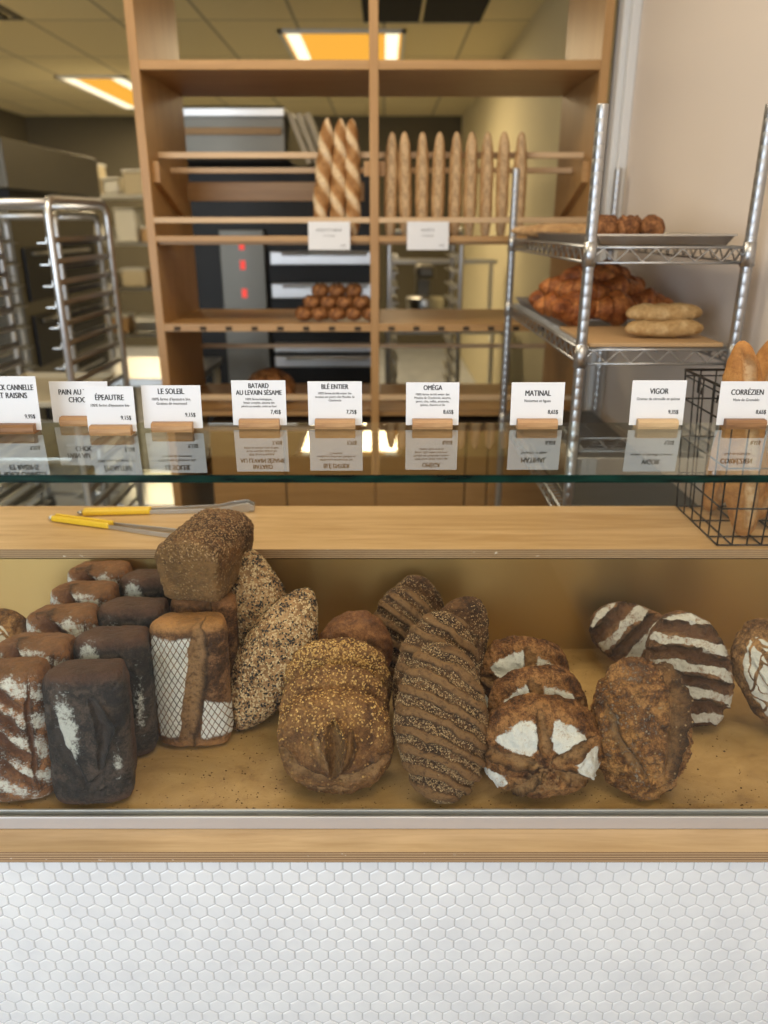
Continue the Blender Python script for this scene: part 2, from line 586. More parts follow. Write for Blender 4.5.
# ================================================================ WOODEN BREAD SHELVING
t = thing('wooden_bread_shelf', (0, 3.0, 0), 'tall maple bread shelving unit with rails, behind the counter', 'shelving')
Y0 = 0.0; D = 0.60
wl, wm, wr = -0.855, -0.035, 0.758
def wbox(name, x0, x1, y0, y1, z0, z1, mat=None, bevel=.002):
    return MB().box(x0, x1, y0, y1, z0, z1).build(name, mat or M['shelf_wood'], t, bevel=bevel)
wbox('side_panel', wl - .016, wl + .016, Y0, D, 0, 2.62, M['shelf_wood_v'])
wbox('side_panel', wr - .016, wr + .016, Y0, D, 0, 2.62, M['shelf_wood_v'])
wbox('centre_post', wm - .016, wm + .016, Y0, Y0 + .07, 0, 2.62, M['shelf_wood_v'])
wbox('centre_post', wm - .016, wm + .016, D - .04, D, 1.3, 1.84, M['shelf_wood_v'])
for a, b in ((wl + .016, wm - .016), (wm + .016, wr - .016)):
    L = a < -.5
    wbox('shelf_board', a, b, .002, D, 2.103, 2.133)
    wbox('rail', a - (.0 if L else 0), b, .135, .160, 1.836, 1.857, M['rail_wood'])
    wbox('rail', a, b, .30, .325, 1.795, 1.815, M['rail_wood'])
    wbox('rail', a, b, -.005, .018, 1.610, 1.630, M['rail_wood'])
    # lower front rail with its bracket nubs
    wbox('rail', a, b, .0, .024, 1.545, 1.566, M['shelf_wood'])
    # tray ledge that carries the standing loaves
    wbox('tray_ledge', a, b, .026, .20, 1.535, 1.548, M['shelf_wood'])
    mb = MB()
    mb.box(a, b, .002, D, 1.232, 1.246)
    mb.box(a, b, .0, .03, 1.222, 1.250)
    sh = mb.build('shelf_board', M['shelf_wood'], t)
    n = 8
    for k in range(n):
        x = a + (k + .5) * (b - a) / n
        MB().box(x - .012, x + .012, -.0035, .001, 1.226, 1.240).build('notch', M['dark_panel_gap'], sh)
    wbox('rail', a, b, .57, .59, 1.075, 1.092, M['rail_wood'])
    wbox('rail', a, b, .0, .024, .955, .975, M['rail_wood'])
    wbox('shelf_board', a, b, .03, D, .885, .905)
wbox('back_board', wl + .016, wm - .05, .54, .56, 1.70, 1.775)
for s, x in ((1, wl + .016), (-1, wr - .016), (1, wm + .016), (-1, wm - .016)):
    mb = MB()
    xa, xb = (x, x + .022) if s > 0 else (x - .022, x)
    pr = [(.05, 1.75), (.42, 1.62), (.42, 1.68), (.05, 1.82)] if abs(x) > .5 else [(.05, 1.77), (.07, 1.77), (.07, 1.82), (.05, 1.82)]
    vs = [(xa, y, z) for y, z in pr] + [(xb, y, z) for y, z in pr]
    mb.add(vs, [(0, 1, 2, 3), (7, 6, 5, 4), (0, 4, 5, 1), (1, 5, 6, 2), (2, 6, 7, 3), (3, 7, 4, 0)])
    mb.build('cleat', M['shelf_wood'], t)
# lower cupboard fronts
xs = [-.70, -.40, -.035, .33, .42, wr - .016]
for k in range(len(xs) - 1):
    wbox('cupboard_door', xs[k] + .003, xs[k + 1] - .003, -.012, .006, .05, .83, M['shelf_wood'])
wbox('cupboard_body', -.70, wr - .018, .007, D, .0, .86, M['dark_panel_gap'])
SH = t
# price cards hanging on the shelving
def hung_card(x, w, h, title, label):
    c = thing('price_card', (x, 2.985, 1.578), label, 'price card', 'price cards on the wooden shelving', (math.radians(-8), 0, 0))
    MB().box(-w / 2, w / 2, -.001, .001, -h * .62, h * .38).build('card', M['paper'], c)
    mb = MB()
    y = -.0016
    r_ = random.Random(len(title))
    text_line(title, .012, (0, -.0018, .004), c, 'title', M['grey_ink'], w * .72)
    text_line('farine biologique', .008, (0, -.0018, -.014), c, 'description', M['grey_ink'], w * .5)
    text_line('3,25$', .010, (w * .33, -.0018, -h * .5), c, 'price', M['grey_ink'], w * .2)
def text_line(s, size, loc, parent, name, mat, fit=None, bold=0.0, xscale=.8):
    cu = bpy.data.curves.new('txt', 'FONT')
    cu.body = s
    cu.size = size
    cu.align_x = 'CENTER'
    cu.resolution_u = 3
    o = bpy.data.objects.new('txt', cu)
    COL.objects.link(o)
    bpy.context.view_layer.update()
    me = bpy.data.meshes.new_from_object(o.evaluated_get(bpy.context.evaluated_depsgraph_get()))
    bpy.data.objects.remove(o)
    bpy.data.curves.remove(cu)
    n = len(me.vertices)
    co = np.empty(n * 3); me.vertices.foreach_get('co', co); co = co.reshape(-1, 3)
    w = co[:, 0].max() - co[:, 0].min()
    k = min(xscale, fit / w) if fit else xscale
    mid = (co[:, 0].max() + co[:, 0].min()) / 2
    out = np.stack([(co[:, 0] - mid) * k, np.zeros(n), co[:, 1]], 1)
    me.vertices.foreach_set('co', out.ravel()); me.update()
    me.materials.clear(); me.materials.append(mat)
    if bold:
        bm = bmesh.new(); bm.from_mesh(me)
        g0 = bmesh.ops.duplicate(bm, geom=bm.verts[:] + bm.edges[:] + bm.faces[:])['geom']
        bmesh.ops.translate(bm, verts=[e for e in g0 if isinstance(e, bmesh.types.BMVert)], vec=(bold * size, -.00003, 0))
        bm.to_mesh(me); bm.free()
    me.name = name
    o = bpy.data.objects.new(name, me)
    COL.objects.link(o)
    o.parent = parent
    o.location = loc
    return o
hung_card(-.200, .152, .098, 'BAGUETTE TORSADE', 'small white price card below the three twisted baguettes')
hung_card(.160, .152, .098, 'BAGUETTE', 'small white price card below the row of plain baguettes')

# ================================================================ CHROME WIRE RACK
RX0, RX1, RY0, RY1 = .450, .798, 1.775, 2.86
t = thing('chrome_wire_rack', ((RX0 + RX1) / 2, (RY0 + RY1) / 2, 0), 'chrome wire shelving rack with trays of pastries by the right wall', 'wire rack')
cx, cy = (RX0 + RX1) / 2, (RY0 + RY1) / 2
for (px, py) in ((RX0, RY0), (RX1, RY0), (RX0, RY1), (RX1, RY1)):
    pts, rr = [], []
    z = 0.0
    while z < (1.82 if py < 2 else 1.785):
        pts += [(px - cx, py - cy, z), (px - cx, py - cy, z + .0215), (px - cx, py - cy, z + .0225), (px - cx, py - cy, z + .0245)]
        rr += [.0125, .0125, .0122, .0122]
        z += .0255
    MB().tube(pts, rr, 14).build('post', M['chrome'], t, smooth=True)
def wire_shelf(z):
    mb = MB()
    x0, x1, y0, y1 = RX0 - cx, RX1 - cx, RY0 - cy, RY1 - cy
    for zz in (z, z - .032):
        r = .0032
        mb.tube([(x0, y0, zz), (x1, y0, zz)], r, 6); mb.tube([(x0, y1, zz), (x1, y1, zz)], r, 6)
        mb.tube([(x0, y0, zz), (x0, y1, zz)], r, 6); mb.tube([(x1, y0, zz), (x1, y1, zz)], r, 6)
    def zig(a, b, n):
        a, b = Vector(a), Vector(b)
        pts = []
        for k in range(n + 1):
            p = a.lerp(b, k / n); p.z = z - (.002 if k % 2 else .030)
            pts.append(p)
        mb.tube(pts, .0024, 5)
    zig((x0, y0, 0), (x1, y0, 0), 12); zig((x0, y1, 0), (x1, y1, 0), 12)
    zig((x0, y0, 0), (x0, y1, 0), 34); zig((x1, y0, 0), (x1, y1, 0), 34)
    n = 42
    for k in range(1, n):
        y = y0 + (y1 - y0) * k / n
        mb.tube([(x0, y, z + .001), (x1, y, z + .001)], .0018, 5)
    for k in range(1, 4):
        x = x0 + (x1 - x0) * k / 4
        mb.tube([(x, y0, z - .004), (x, y1, z - .004)], .0024, 5)
    for sx in (x0, x1):
        for sy in (y0, y1):
            mb.tube([(sx, sy, z - .040), (sx, sy, z + .012)], [.0155, .0138], 14)
    mb.build('wire_shelf', M['chrome'], t, smooth=True)
ZS1, ZS2, ZS3 = 1.556, 1.335, 0.93
wire_shelf(ZS1); wire_shelf(ZS2)
MB().box(RX0 - cx + .016, RX1 - cx - .016, RY0 - cy + .02, RY1 - cy - .02, ZS3, ZS3 + .02).build('solid_shelf', M['dark_steel'], t, bevel=.003)
wire_shelf(ZS3 - .004)

def sheet_pan(x0, x1, y0, y1, z, label, cat='sheet pan', h=.022, mat='pan_metal', grp=None):
    mb = MB()
    c = ((x0 + x1) / 2, (y0 + y1) / 2)
    a, b = (x1 - x0) / 2, (y1 - y0) / 2
    e = .012
    prof = [(a - e, b - e, .0012), (a, b, h), (a + .004, b + .004, h + .001), (a + .005, b + .005, h - .003)]
    vs = []
    for (p, q, zz) in prof:
        vs += [(-p, -q, zz), (p, -q, zz), (p, q, zz), (-p, q, zz)]
    for (p, q, zz) in [(a + .001, b + .001, h - .003), (a - e + .002, b - e + .002, 0)]:
        vs += [(-p, -q, zz), (p, -q, zz), (p, q, zz), (-p, q, zz)]
    fs = [(0, 1, 2, 3)]
    for r in range(5):
        for k in range(4):
            k2 = (k + 1) % 4
            fs.append((r * 4 + k, (r + 1) * 4 + k, (r + 1) * 4 + k2, r * 4 + k2))
    fs.append((20, 23, 22, 21))
    mb.add(vs, fs)
    o = mb.build('sheet_pan', M[mat])
    o.location = (c[0], c[1], z)
    return tag(o, label, cat, grp)
sheet_pan(RX0 + .024, RX1 - .024, RY0 + .03, RY1 - .10, ZS1 + .0045, 'shallow metal sheet pan on the top shelf of the chrome rack')
sheet_pan(RX0 + .024, RX1 - .024, RY0 + .37, RY1 - .02, ZS2 + .0045, 'silver sheet pan under the croissants on the chrome rack')
o = box_obj('serving_board', RX0 + .02, RX1 - .02, RY0 + .01, RY0 + .33, ZS2 + .0045, ZS2 + .014, M['parchment'], bevel=.002)
tag(o, 'thin tan wooden board under two small breads on the chrome rack', 'board')

# ================================================================ LEFT: ALUMINIUM TRAY RACKS
def tray_rack(name, x0, x1, y0, y1, h, label, n=13, parent_rot=0, pans=()):
    t = thing(name, ((x0 + x1) / 2, (y0 + y1) / 2, 0), label, 'tray rack', 'aluminium bakery tray racks', (0, 0, parent_rot))
    a, b = (x1 - x0) / 2, (y1 - y0) / 2
    for sx in (-1, 1):
        mb = MB()
        pts = [(sx * a, -b, .09)]
        rb = .05
        pts += [(sx * a, -b, h - rb)]
        for k in range(1, 6):
            q = k / 5 * PI / 2
            pts.append((sx * a, -b + rb - rb * math.cos(q), h - rb + rb * math.sin(q)))
        for k in range(0, 6):
            q = k / 5 * PI / 2
            pts.append((sx * a, b - rb + rb * math.sin(q), h - rb + rb * math.cos(q)))
        pts.append((sx * a, b, .09))
        mb.tube(pts, .0135, 10)
        mb.build('side_frame', M['alu'], t, smooth=True)
        for k in range(n):
            z = .22 + k * (h - .36) / (n - 1)
            mb = MB()
            xi = sx * (a - .014)
            mb.box(min(xi, xi - sx * .035), max(xi, xi - sx * .035), -b, b, z, z + .003)
            mb.box(min(xi, xi - sx * .003), max(xi, xi - sx * .003), -b, b, z, z + .02)
            mb.build('runner', M['steel'], t)
    for yy in (-b, b):
        for zz in (h - .012, .12):
            MB().tube([(-a, yy, zz), (a, yy, zz)], .013, 8).build('cross_bar', M['alu'], t, smooth=True)
    for sx in (-1, 1):
        for sy in (-1, 1):
            c = MB()
            c.tube([(sx * a - .014, sy * b, .045), (sx * a + .014, sy * b, .045)], .045, 14)
            c.box(sx * a - .018, sx * a + .018, sy * b - .02, sy * b + .02, .08, .10)
            c.build('caster', M['black'], t)
    return t
tray_rack('tray_rack', -1.56, -1.110, 2.72, 3.30, 1.685, 'open aluminium tray rack with rounded top corners at the far left', n=20)
tray_rack('tray_rack', -1.98, -1.50, 3.75, 4.30, 1.655, 'aluminium tray rack standing behind the nearer left rack')
for k, (z, mt) in enumerate(((1.06, 'cream'), (.86, 'steel'))):
    sheet_pan(-1.525, -1.145, 2.70, 3.28, .22 + (11 - 3 * k) * (1.325) / 19 + .0045, ('pale ' if k == 0 else 'bare lower ') + 'sheet pan slid into the nearer left tray rack', mat='cream' if k == 0 else 'steel', grp='sheet pans in the left rack')

# oven block with hood at far left
t = thing('bakery_oven', (-2.80, 5.3, 0), 'large dark steel oven with a boxy hood at far left', 'oven')
MB().box(-.50, .50, -.25, 1.22, .08, 1.70).build('body', M['dark_steel'], t, bevel=.01)
MB().box(-.56, .56, -.33, 1.28, 1.81, 2.09).build('hood', M['dark_steel'], t, bevel=.01)
MB().box(-.50, .50, -.20, 1.15, 1.701, 1.809).build('vent_gap', M['black'], t)
for k in range(3):
    z = .30 + k * .42
    d = MB().box(.501, .52, -.15, 1.10, z, z + .33).build('door', M['black'], t, bevel=.004)
    MB().tube([(.53, -.05, z + .29), (.53, .95, z + .29)], .012, 8).build('handle', M['steel'], d, smooth=True)
# round bulb-like lamp at extreme left
t = thing('wall_lamp', (-2.32, 4.43, 2.06), 'small round glowing white lamp at the upper left edge', 'lamp')
mb = MB()
mb.tube([(0, 0, -.045), (0, 0, -.035), (0, 0, 0), (0, 0, .03), (0, 0, .045)], [.012, .03, .042, .03, .01], 16)
mb.build('globe', emit_mat('globe_glow', (1, .95, .8), 2.2), t, smooth=True)
MB().tube([(0, 0, .046), (0, 0, .12)], .012, 8).build('stem', M['black'], t)
t = thing('steel_column', (-2.62, 4.25, 0), 'pale cream square column at the far left behind the tray racks', 'column')
MB().box(-.10, .10, -.08, .08, 0, 2.10).build('shaft', M['cream'], t, bevel=.004)
MB().box(-.13, .13, -.11, .11, 2.101, 2.14).build('cap', M['cream'], t, bevel=.004)
bpy.data.objects[t.name]['category'] = 'column'

# work table between the left rack and the wooden shelving
t = thing('work_table', (-1.72, 3.95, 0), 'steel work table with a pale top left of the wooden shelving', 'table')
MB().box(.28, .82, -.3, .35, .88, .92).build('tabletop', M['steel'], t, bevel=.004)
MB().box(.31, .79, -.27, .32, .25, .27).build('lower_shelf', M['steel'], t, bevel=.004)
for sx in (.31, .79):
    for sy in (-.27, .32):
        MB().tube([(sx, sy, 0), (sx, sy, .88)], .02, 8).build('leg', M['steel'], t, smooth=True)
# wall shelving with tubs and boxes
t = thing('storage_shelf', (-2.4, 8.2, 0), 'grey storage shelving loaded with tubs and boxes at the back', 'shelving')
for z in (.55, 1.0, 1.42, 1.85):
    MB().box(-.85, .75, -.3, .3, z, z + .03).build('shelf_board', M['steel'], t)
for sx in (-.83, .73):
    for sy in (-.28, .28):
        MB().box(sx - .02, sx + .02, sy - .02, sy + .02, 0, 2.2).build('upright', M['steel'], t)
rb = random.Random(11)
kinds = [('white', 'white_plastic'), ('cream', 'cream'), ('red', 'red'), ('silver', 'steel'), ('tan', 'parchment')]
i = 0
names_row = {.58: 'bottom', 1.03: 'second', 1.45: 'third', 1.88: 'top'}
for z in (.58, 1.03, 1.45, 1.88):
    x = -3.15
    k = 0
    while x < -1.8:
        w = rb.uniform(.14, .30); h = rb.uniform(.12, .30)
        if z > 1.8: h = min(h, .26)
        kd = kinds[rb.choice([0, 0, 1, 3, 2, 4]) if w < .2 else rb.choice([0, 1, 3, 4])]
        k += 1
        t = thing('storage_tub', (x + w / 2, 8.10, z + .001), '%s storage tub, %s from the left on the %s shelf of the back storage' % (kd[0], ['first','second','third','fourth','fifth','sixth','seventh'][k-1], names_row[z]), 'tub', 'tubs on the back storage shelves')
        MB().box(-w / 2, w / 2, -.15, .15, 0, h).build('tub', M[kd[1]], t, bevel=.02)
        MB().box(-w / 2 - .005, w / 2 + .005, -.155, .155, h + .0005, h + .02).build('lid', M['white_plastic'] if kd[0] != 'white' else M['steel'], t, bevel=.004)
        x += w + rb.uniform(.03, .10)

# ================================================================ DECK OVEN behind the shelving
t = thing('deck_oven', (-.50, 4.75, 0), 'stainless deck oven with dark door slots behind the left shelving bay', 'oven')
MB().box(-.72, .46, .06, 1.1, .0, 1.92).build('body', M['black'], t, bevel=.005)
MB().box(-.46, -.20, -.005, .059, .10, 1.58).build('control_column', M['dark_steel'], t, bevel=.004)
for z in (1.47, 1.36, 1.2):
    MB().box(-.345, -.315, -.012, -.0055, z, z + .05).build('display', M['red_led'], t)
for z, hh in ((1.385, .075), (1.195, .085), (.875, .055), (.785, .065), (.45, .08)):
    d = MB().box(-.17, .455, .0, .058, z, z + hh).build('deck_front', M['alu'], t, bevel=.006)
    MB().tube([(-.1, -.012, z + hh * .8), (.4, -.012, z + hh * .8)], .008, 8).build('handle', M['steel'], d, smooth=True)
MB().box(-.70, -.02, -.25, 1.0, 1.93, 2.19).build('hood', M['dark_steel'], t, bevel=.01)
MB().box(-.70, -.02, -.28, -.251, 2.135, 2.175).build('hood_lip', M['alu'], t, bevel=.004)
MB().box(-.68, -.04, -.27, -.251, 2.05, 2.085).build('hood_lip', M['parchment'], t, bevel=.004)
for k in range(3):
    o = MB().box(-.014, .014, -.10, .10, -.26, 0).build('hanging_board', M['cream'], t)
    o.location = (.0 + .045 * k, -.10, 2.16)
    o.rotation_euler = (0, math.radians(-22), 0)
# rack of trays and work bench behind the right bay
tray_rack('tray_rack', .03, .42, 4.4, 4.95, 1.58, 'steel tray rack seen through the right bay of the wooden shelving', n=16)
t = thing('prep_bench', (.45, 6.2, 0), 'grey steel prep bench with shelf at the back, seen through the right bay', 'bench')
MB().box(-.45, .50, -.5, .5, .86, .90).build('benchtop', M['steel'], t, bevel=.004)
MB().box(-.42, .47, -.45, .45, .3, .32).build('lower_shelf', M['steel'], t, bevel=.004)
for sx in (-.42, .47):
    for sy in (-.45, .45):
        MB().tube([(sx, sy, 0), (sx, sy, .86)], .02, 8).build('leg', M['steel'], t, smooth=True)
MB().box(-.4, .45, .2, .45, 1.32, 1.35).build('upper_shelf', M['steel'], t, bevel=.004)
for sx in (-.38, .43):
    MB().box(sx - .015, sx + .015, .40, .43, .901, 1.32).build('upright', M['steel'], t)
t = thing('dough_mixer', (.30, 5.85, .901), 'squat grey mixer standing on the steel prep bench', 'mixer')
mb = MB(); mb.tube([(0, 0, 0), (0, 0, .02), (0, 0, .10), (0, 0, .20), (0, 0, .21)], [.08, .10, .13, .14, .135], 20)
mb.build('bowl', M['steel'], t, smooth=True)
MB().box(-.06, .06, .15, .27, 0, .42).build('column', M['dark_steel'], t, bevel=.02)
MB().box(-.07, .07, -.12, .27, .34, .44).build('motor_head', M['dark_steel'], t, bevel=.03)

# ================================================================ BREAD
def _hash(ix, iy, iz, seed):
    h = (ix * 374761393 + iy * 668265263 + iz * 2147483647 + seed * 1274126177) & 0xFFFFFFFF
    h = ((h ^ (h >> 13)) * 1274126177) & 0xFFFFFFFF
    h = ((h ^ (h >> 16)) * 2246822519) & 0xFFFFFFFF
    return ((h ^ (h >> 15)) & 0xFFFFFF) / float(0xFFFFFF)
def vnoise(P, seed=0):
    Pi = np.floor(P).astype(np.int64)
    f = P - Pi
    f = f * f * (3 - 2 * f)
    r = 0
    for dx in (0, 1):
        wx = f[:, 0] if dx else 1 - f[:, 0]
        for dy in (0, 1):
            wy = f[:, 1] if dy else 1 - f[:, 1]
            for dz in (0, 1):
                wz = f[:, 2] if dz else 1 - f[:, 2]
                r = r + wx * wy * wz * _hash(Pi[:, 0] + dx, Pi[:, 1] + dy, Pi[:, 2] + dz, seed)
    return r
def fbm(P, sc, octs=4, seed=0, gain=.5):
    a, t, s = 1.0, 0, 0
    for o in range(octs):
        t = t + a * vnoise(P * sc + 17.3 * o, seed + o)
        s += a
        a *= gain
        sc *= 2.03
    return t / s
_qs = {}
def quad_sphere(n):
    if n in _qs:
        return _qs[n]
    key, verts, faces = {}, [], []
    def vid(i, j, k):
        c = (i, j, k)
        if c not in key:
            key[c] = len(verts); verts.append(c)
        return key[c]
    for ax in range(3):
        for side in (0, n):
            for p in range(n):
                for q in range(n):
                    cs = []
                    for (a, b) in ((p, q), (p + 1, q), (p + 1, q + 1), (p, q + 1)):
                        c = [0, 0, 0]; c[ax] = side; c[(ax + 1) % 3] = a; c[(ax + 2) % 3] = b
                        cs.append(vid(*c))
                    faces.append(cs if side == n else cs[::-1])
    V = np.array(verts, float) / n * 2 - 1
    V = np.tan(V * PI / 4)
    V /= np.linalg.norm(V, axis=1)[:, None]
    _qs[n] = (V, np.array(faces, np.int32))
    return _qs[n]

def np_mesh(name, V, F, attrs=None, mat=None):
    me = bpy.data.meshes.new(name)
    nv, nf = len(V), len(F)
    me.vertices.add(nv)
    me.vertices.foreach_set('co', V.ravel())
    k = F.shape[1]
    me.loops.add(nf * k)
    me.polygons.add(nf)
    me.loops.foreach_set('vertex_index', F.ravel())
    me.polygons.foreach_set('loop_start', np.arange(0, nf * k, k, dtype=np.int32))
    me.polygons.foreach_set('use_smooth', [True] * nf)
    for a, val in (attrs or {}).items():
        at = me.attributes.new(a, 'FLOAT', 'POINT')
        at.data.foreach_set('value', np.asarray(val, np.float32))
    if mat:
        me.materials.append(mat)
    me.update(calc_edges=True)
    me.validate()
    return me

def sst(a, b, x):
    t = np.clip((x - a) / (b - a), 0, 1)
    return t * t * (3 - 2 * t)
def seg_dist(U, V, pts):
    """distance to polyline, and signed side"""
    best = np.full(len(U), 9.0); side = np.zeros(len(U)); par = np.zeros(len(U))
    L = len(pts) - 1
    for i in range(L):
        ax, ay = pts[i]; bx, by = pts[i + 1]
        dx, dy = bx - ax, by - ay
        l2 = dx * dx + dy * dy
        t = np.clip(((U - ax) * dx + (V - ay) * dy) / l2, 0, 1)
        qx, qy = U - ax - t * dx, V - ay - t * dy
        d = np.hypot(qx, qy)
        k = d < best
        best = np.where(k, d, best)
        side = np.where(k, np.sign(dx * qy - dy * qx), side)
        par = np.where(k, (i + t) / L, par)
    return best, side, par

def shape_loaf(n, a, b, c, style='boule', seed=0, lump=.03, cuts=(), flour=None, flour_fn=None, nexp=2.0, top_n=None, bottom=.6, rim=0.0, taper=0.0, fine=.006, grain=.0, bands=None):
    """a,b = half width/length, c = crust height; returns V, attrs (local: z is the crust side)"""
    D, F = quad_sphere(n)
    x, y, z = D[:, 0], D[:, 1], D[:, 2]
    ax, ay, az = abs(x), abs(y), abs(z)
    ne = nexp
    if style == 'tin':
        pn = 9.0
        r = (ax ** pn + ay ** pn + az ** pn) ** (-1 / pn)
        X, Y, Z = x * r, y * r, z * r
        # domed crust
        up = Z > 0
        dome = 1 - .40 * (np.abs(X) ** 2.8) - .10 * np.abs(Y) ** 5
        Z = np.where(up, Z * dome, Z)
        k = .90 + .10 * sst(-1, .35, Z) + .03 * np.exp(-((Z - .30) / .22) ** 2)
        X = X * k
        END = sst(.80, .97, np.abs(Y))
        Y = Y * (.94 + .06 * sst(-1, .2, Z))
    elif style == 'batard':
        pn = 2.1
        r = (ax ** pn + ay ** pn + az ** pn) ** (-1 / pn)
        X, Y, Z = x * r, y * r, z * r
        k = 1 - taper * np.abs(Y) ** 2.2
        X = X * k
        Z = Z * (1 - taper * .5 * np.abs(Y) ** 2)
        Z = np.where(Z < 0, Z * bottom, Z)
    elif style == 'cigar':
        pn = 2.2
        r = (ax ** pn + ay ** pn + az ** pn) ** (-1 / pn)
        X, Y, Z = x * r, y * r, z * r
        tt = np.clip(np.abs(Y), 0, .9999)
        want = (1 - tt ** 3.4) ** .42 * (1 - taper * tt ** 2)
        have = np.sqrt(X ** 2 + Z ** 2) + 1e-6
        X, Z = X / have * want, Z / have * want
        Z = np.where(Z < 0, Z * bottom, Z)
    else:
        pn = ne
        r = (ax ** pn + ay ** pn + az ** pn) ** (-1 / pn)
        X, Y, Z = x * r, y * r, z * r
        Z = np.where(Z < 0, np.sign(Z) * np.abs(Z) ** .8 * bottom, Z)
    P = np.stack([X * a, Y * b, Z * c], 1)
    # normals approx from gradient of ellipsoid
    N = np.stack([X / a, Y / b, Z / c], 1)
    N /= np.linalg.norm(N, axis=1)[:, None] + 1e-9
    U, Vv, Wz = X, Y, Z
    q = P * 1.0
    h = (fbm(q, 16, 3, seed) - .5) * lump * 3.6 * a
    h += (fbm(q, 85, 4, seed + 9) - .5) * fine * 1.6
    if grain > 0:
        cell = fbm(q, 330, 2, seed + 19)
        h += (cell - .5) * grain
    score = np.zeros(len(U)); dark = np.zeros(len(U))
    front = sst(-.15, .15, Wz)
    for cut in cuts:
        pts, w, dep, ear = cut[:4]
        d, side, par = seg_dist(U + (fbm(q, 50, 3, seed + 3) - .5) * .20, Vv + (fbm(q, 50, 3, seed + 5) - .5) * .20, pts)
        env = np.sin(np.clip(par, 0.0, 1) * PI) ** .5 if len(cut) < 5 else np.ones(len(U))
        ww = w * (.25 + .75 * env)
        g_ = np.exp(-(d / ww) ** 2) * front
        h -= dep * g_ * (.3 + .7 * env)
        # crusty ears along the lips of the cut
        ear_ = np.exp(-((d - ww * 1.35) / (ww * .40)) ** 2) * front
        h += ear * dep * ear_ * (.3 + .7 * env) * np.where(side > 0, 1, .35)
        score = np.maximum(score, np.exp(-(d / (ww * 1.15)) ** 4) * front * (.25 + .75 * env))
        dark = np.maximum(dark, ear_ * np.where(side > 0, 1, .4))
    if bands:
        fq, sl, cv, amp, ph = bands
        wv = (fbm(q, 40, 2, seed + 41) - .5) * .12
        s_ = np.sin((Vv + sl * U + cv * U * U + wv) * fq + ph)
        edge = sst(1.02, .80, np.abs(U)) * front * sst(1.0, .86, np.abs(Vv))
        h += amp * sst(-.1, .5, s_) * edge - amp * .5 * sst(.0, -.6, s_) * edge
        score = np.maximum(score, sst(-.02, .22, s_) * edge)
        dark = np.maximum(dark, np.exp(-((s_ + .12) / .16) ** 2) * edge * .8)
    P = P + N * h[:, None]
    at = {'end': END if style == 'tin' else score * 0, 'score': score, 'burnt': dark, 'crust': sst(-.5, .3, Wz)}
    fl = np.zeros(len(U))
    if flour_fn is not None:
        fl = flour_fn(U + (fbm(q, 45, 3, seed + 31) - .5) * .16, Vv + (fbm(q, 45, 3, seed + 33) - .5) * .16, Wz, q, score)
    at['flour'] = np.clip(fl, 0, 1)
    at['mask_u'] = U; at['mask_v'] = Vv
    return P, F, at

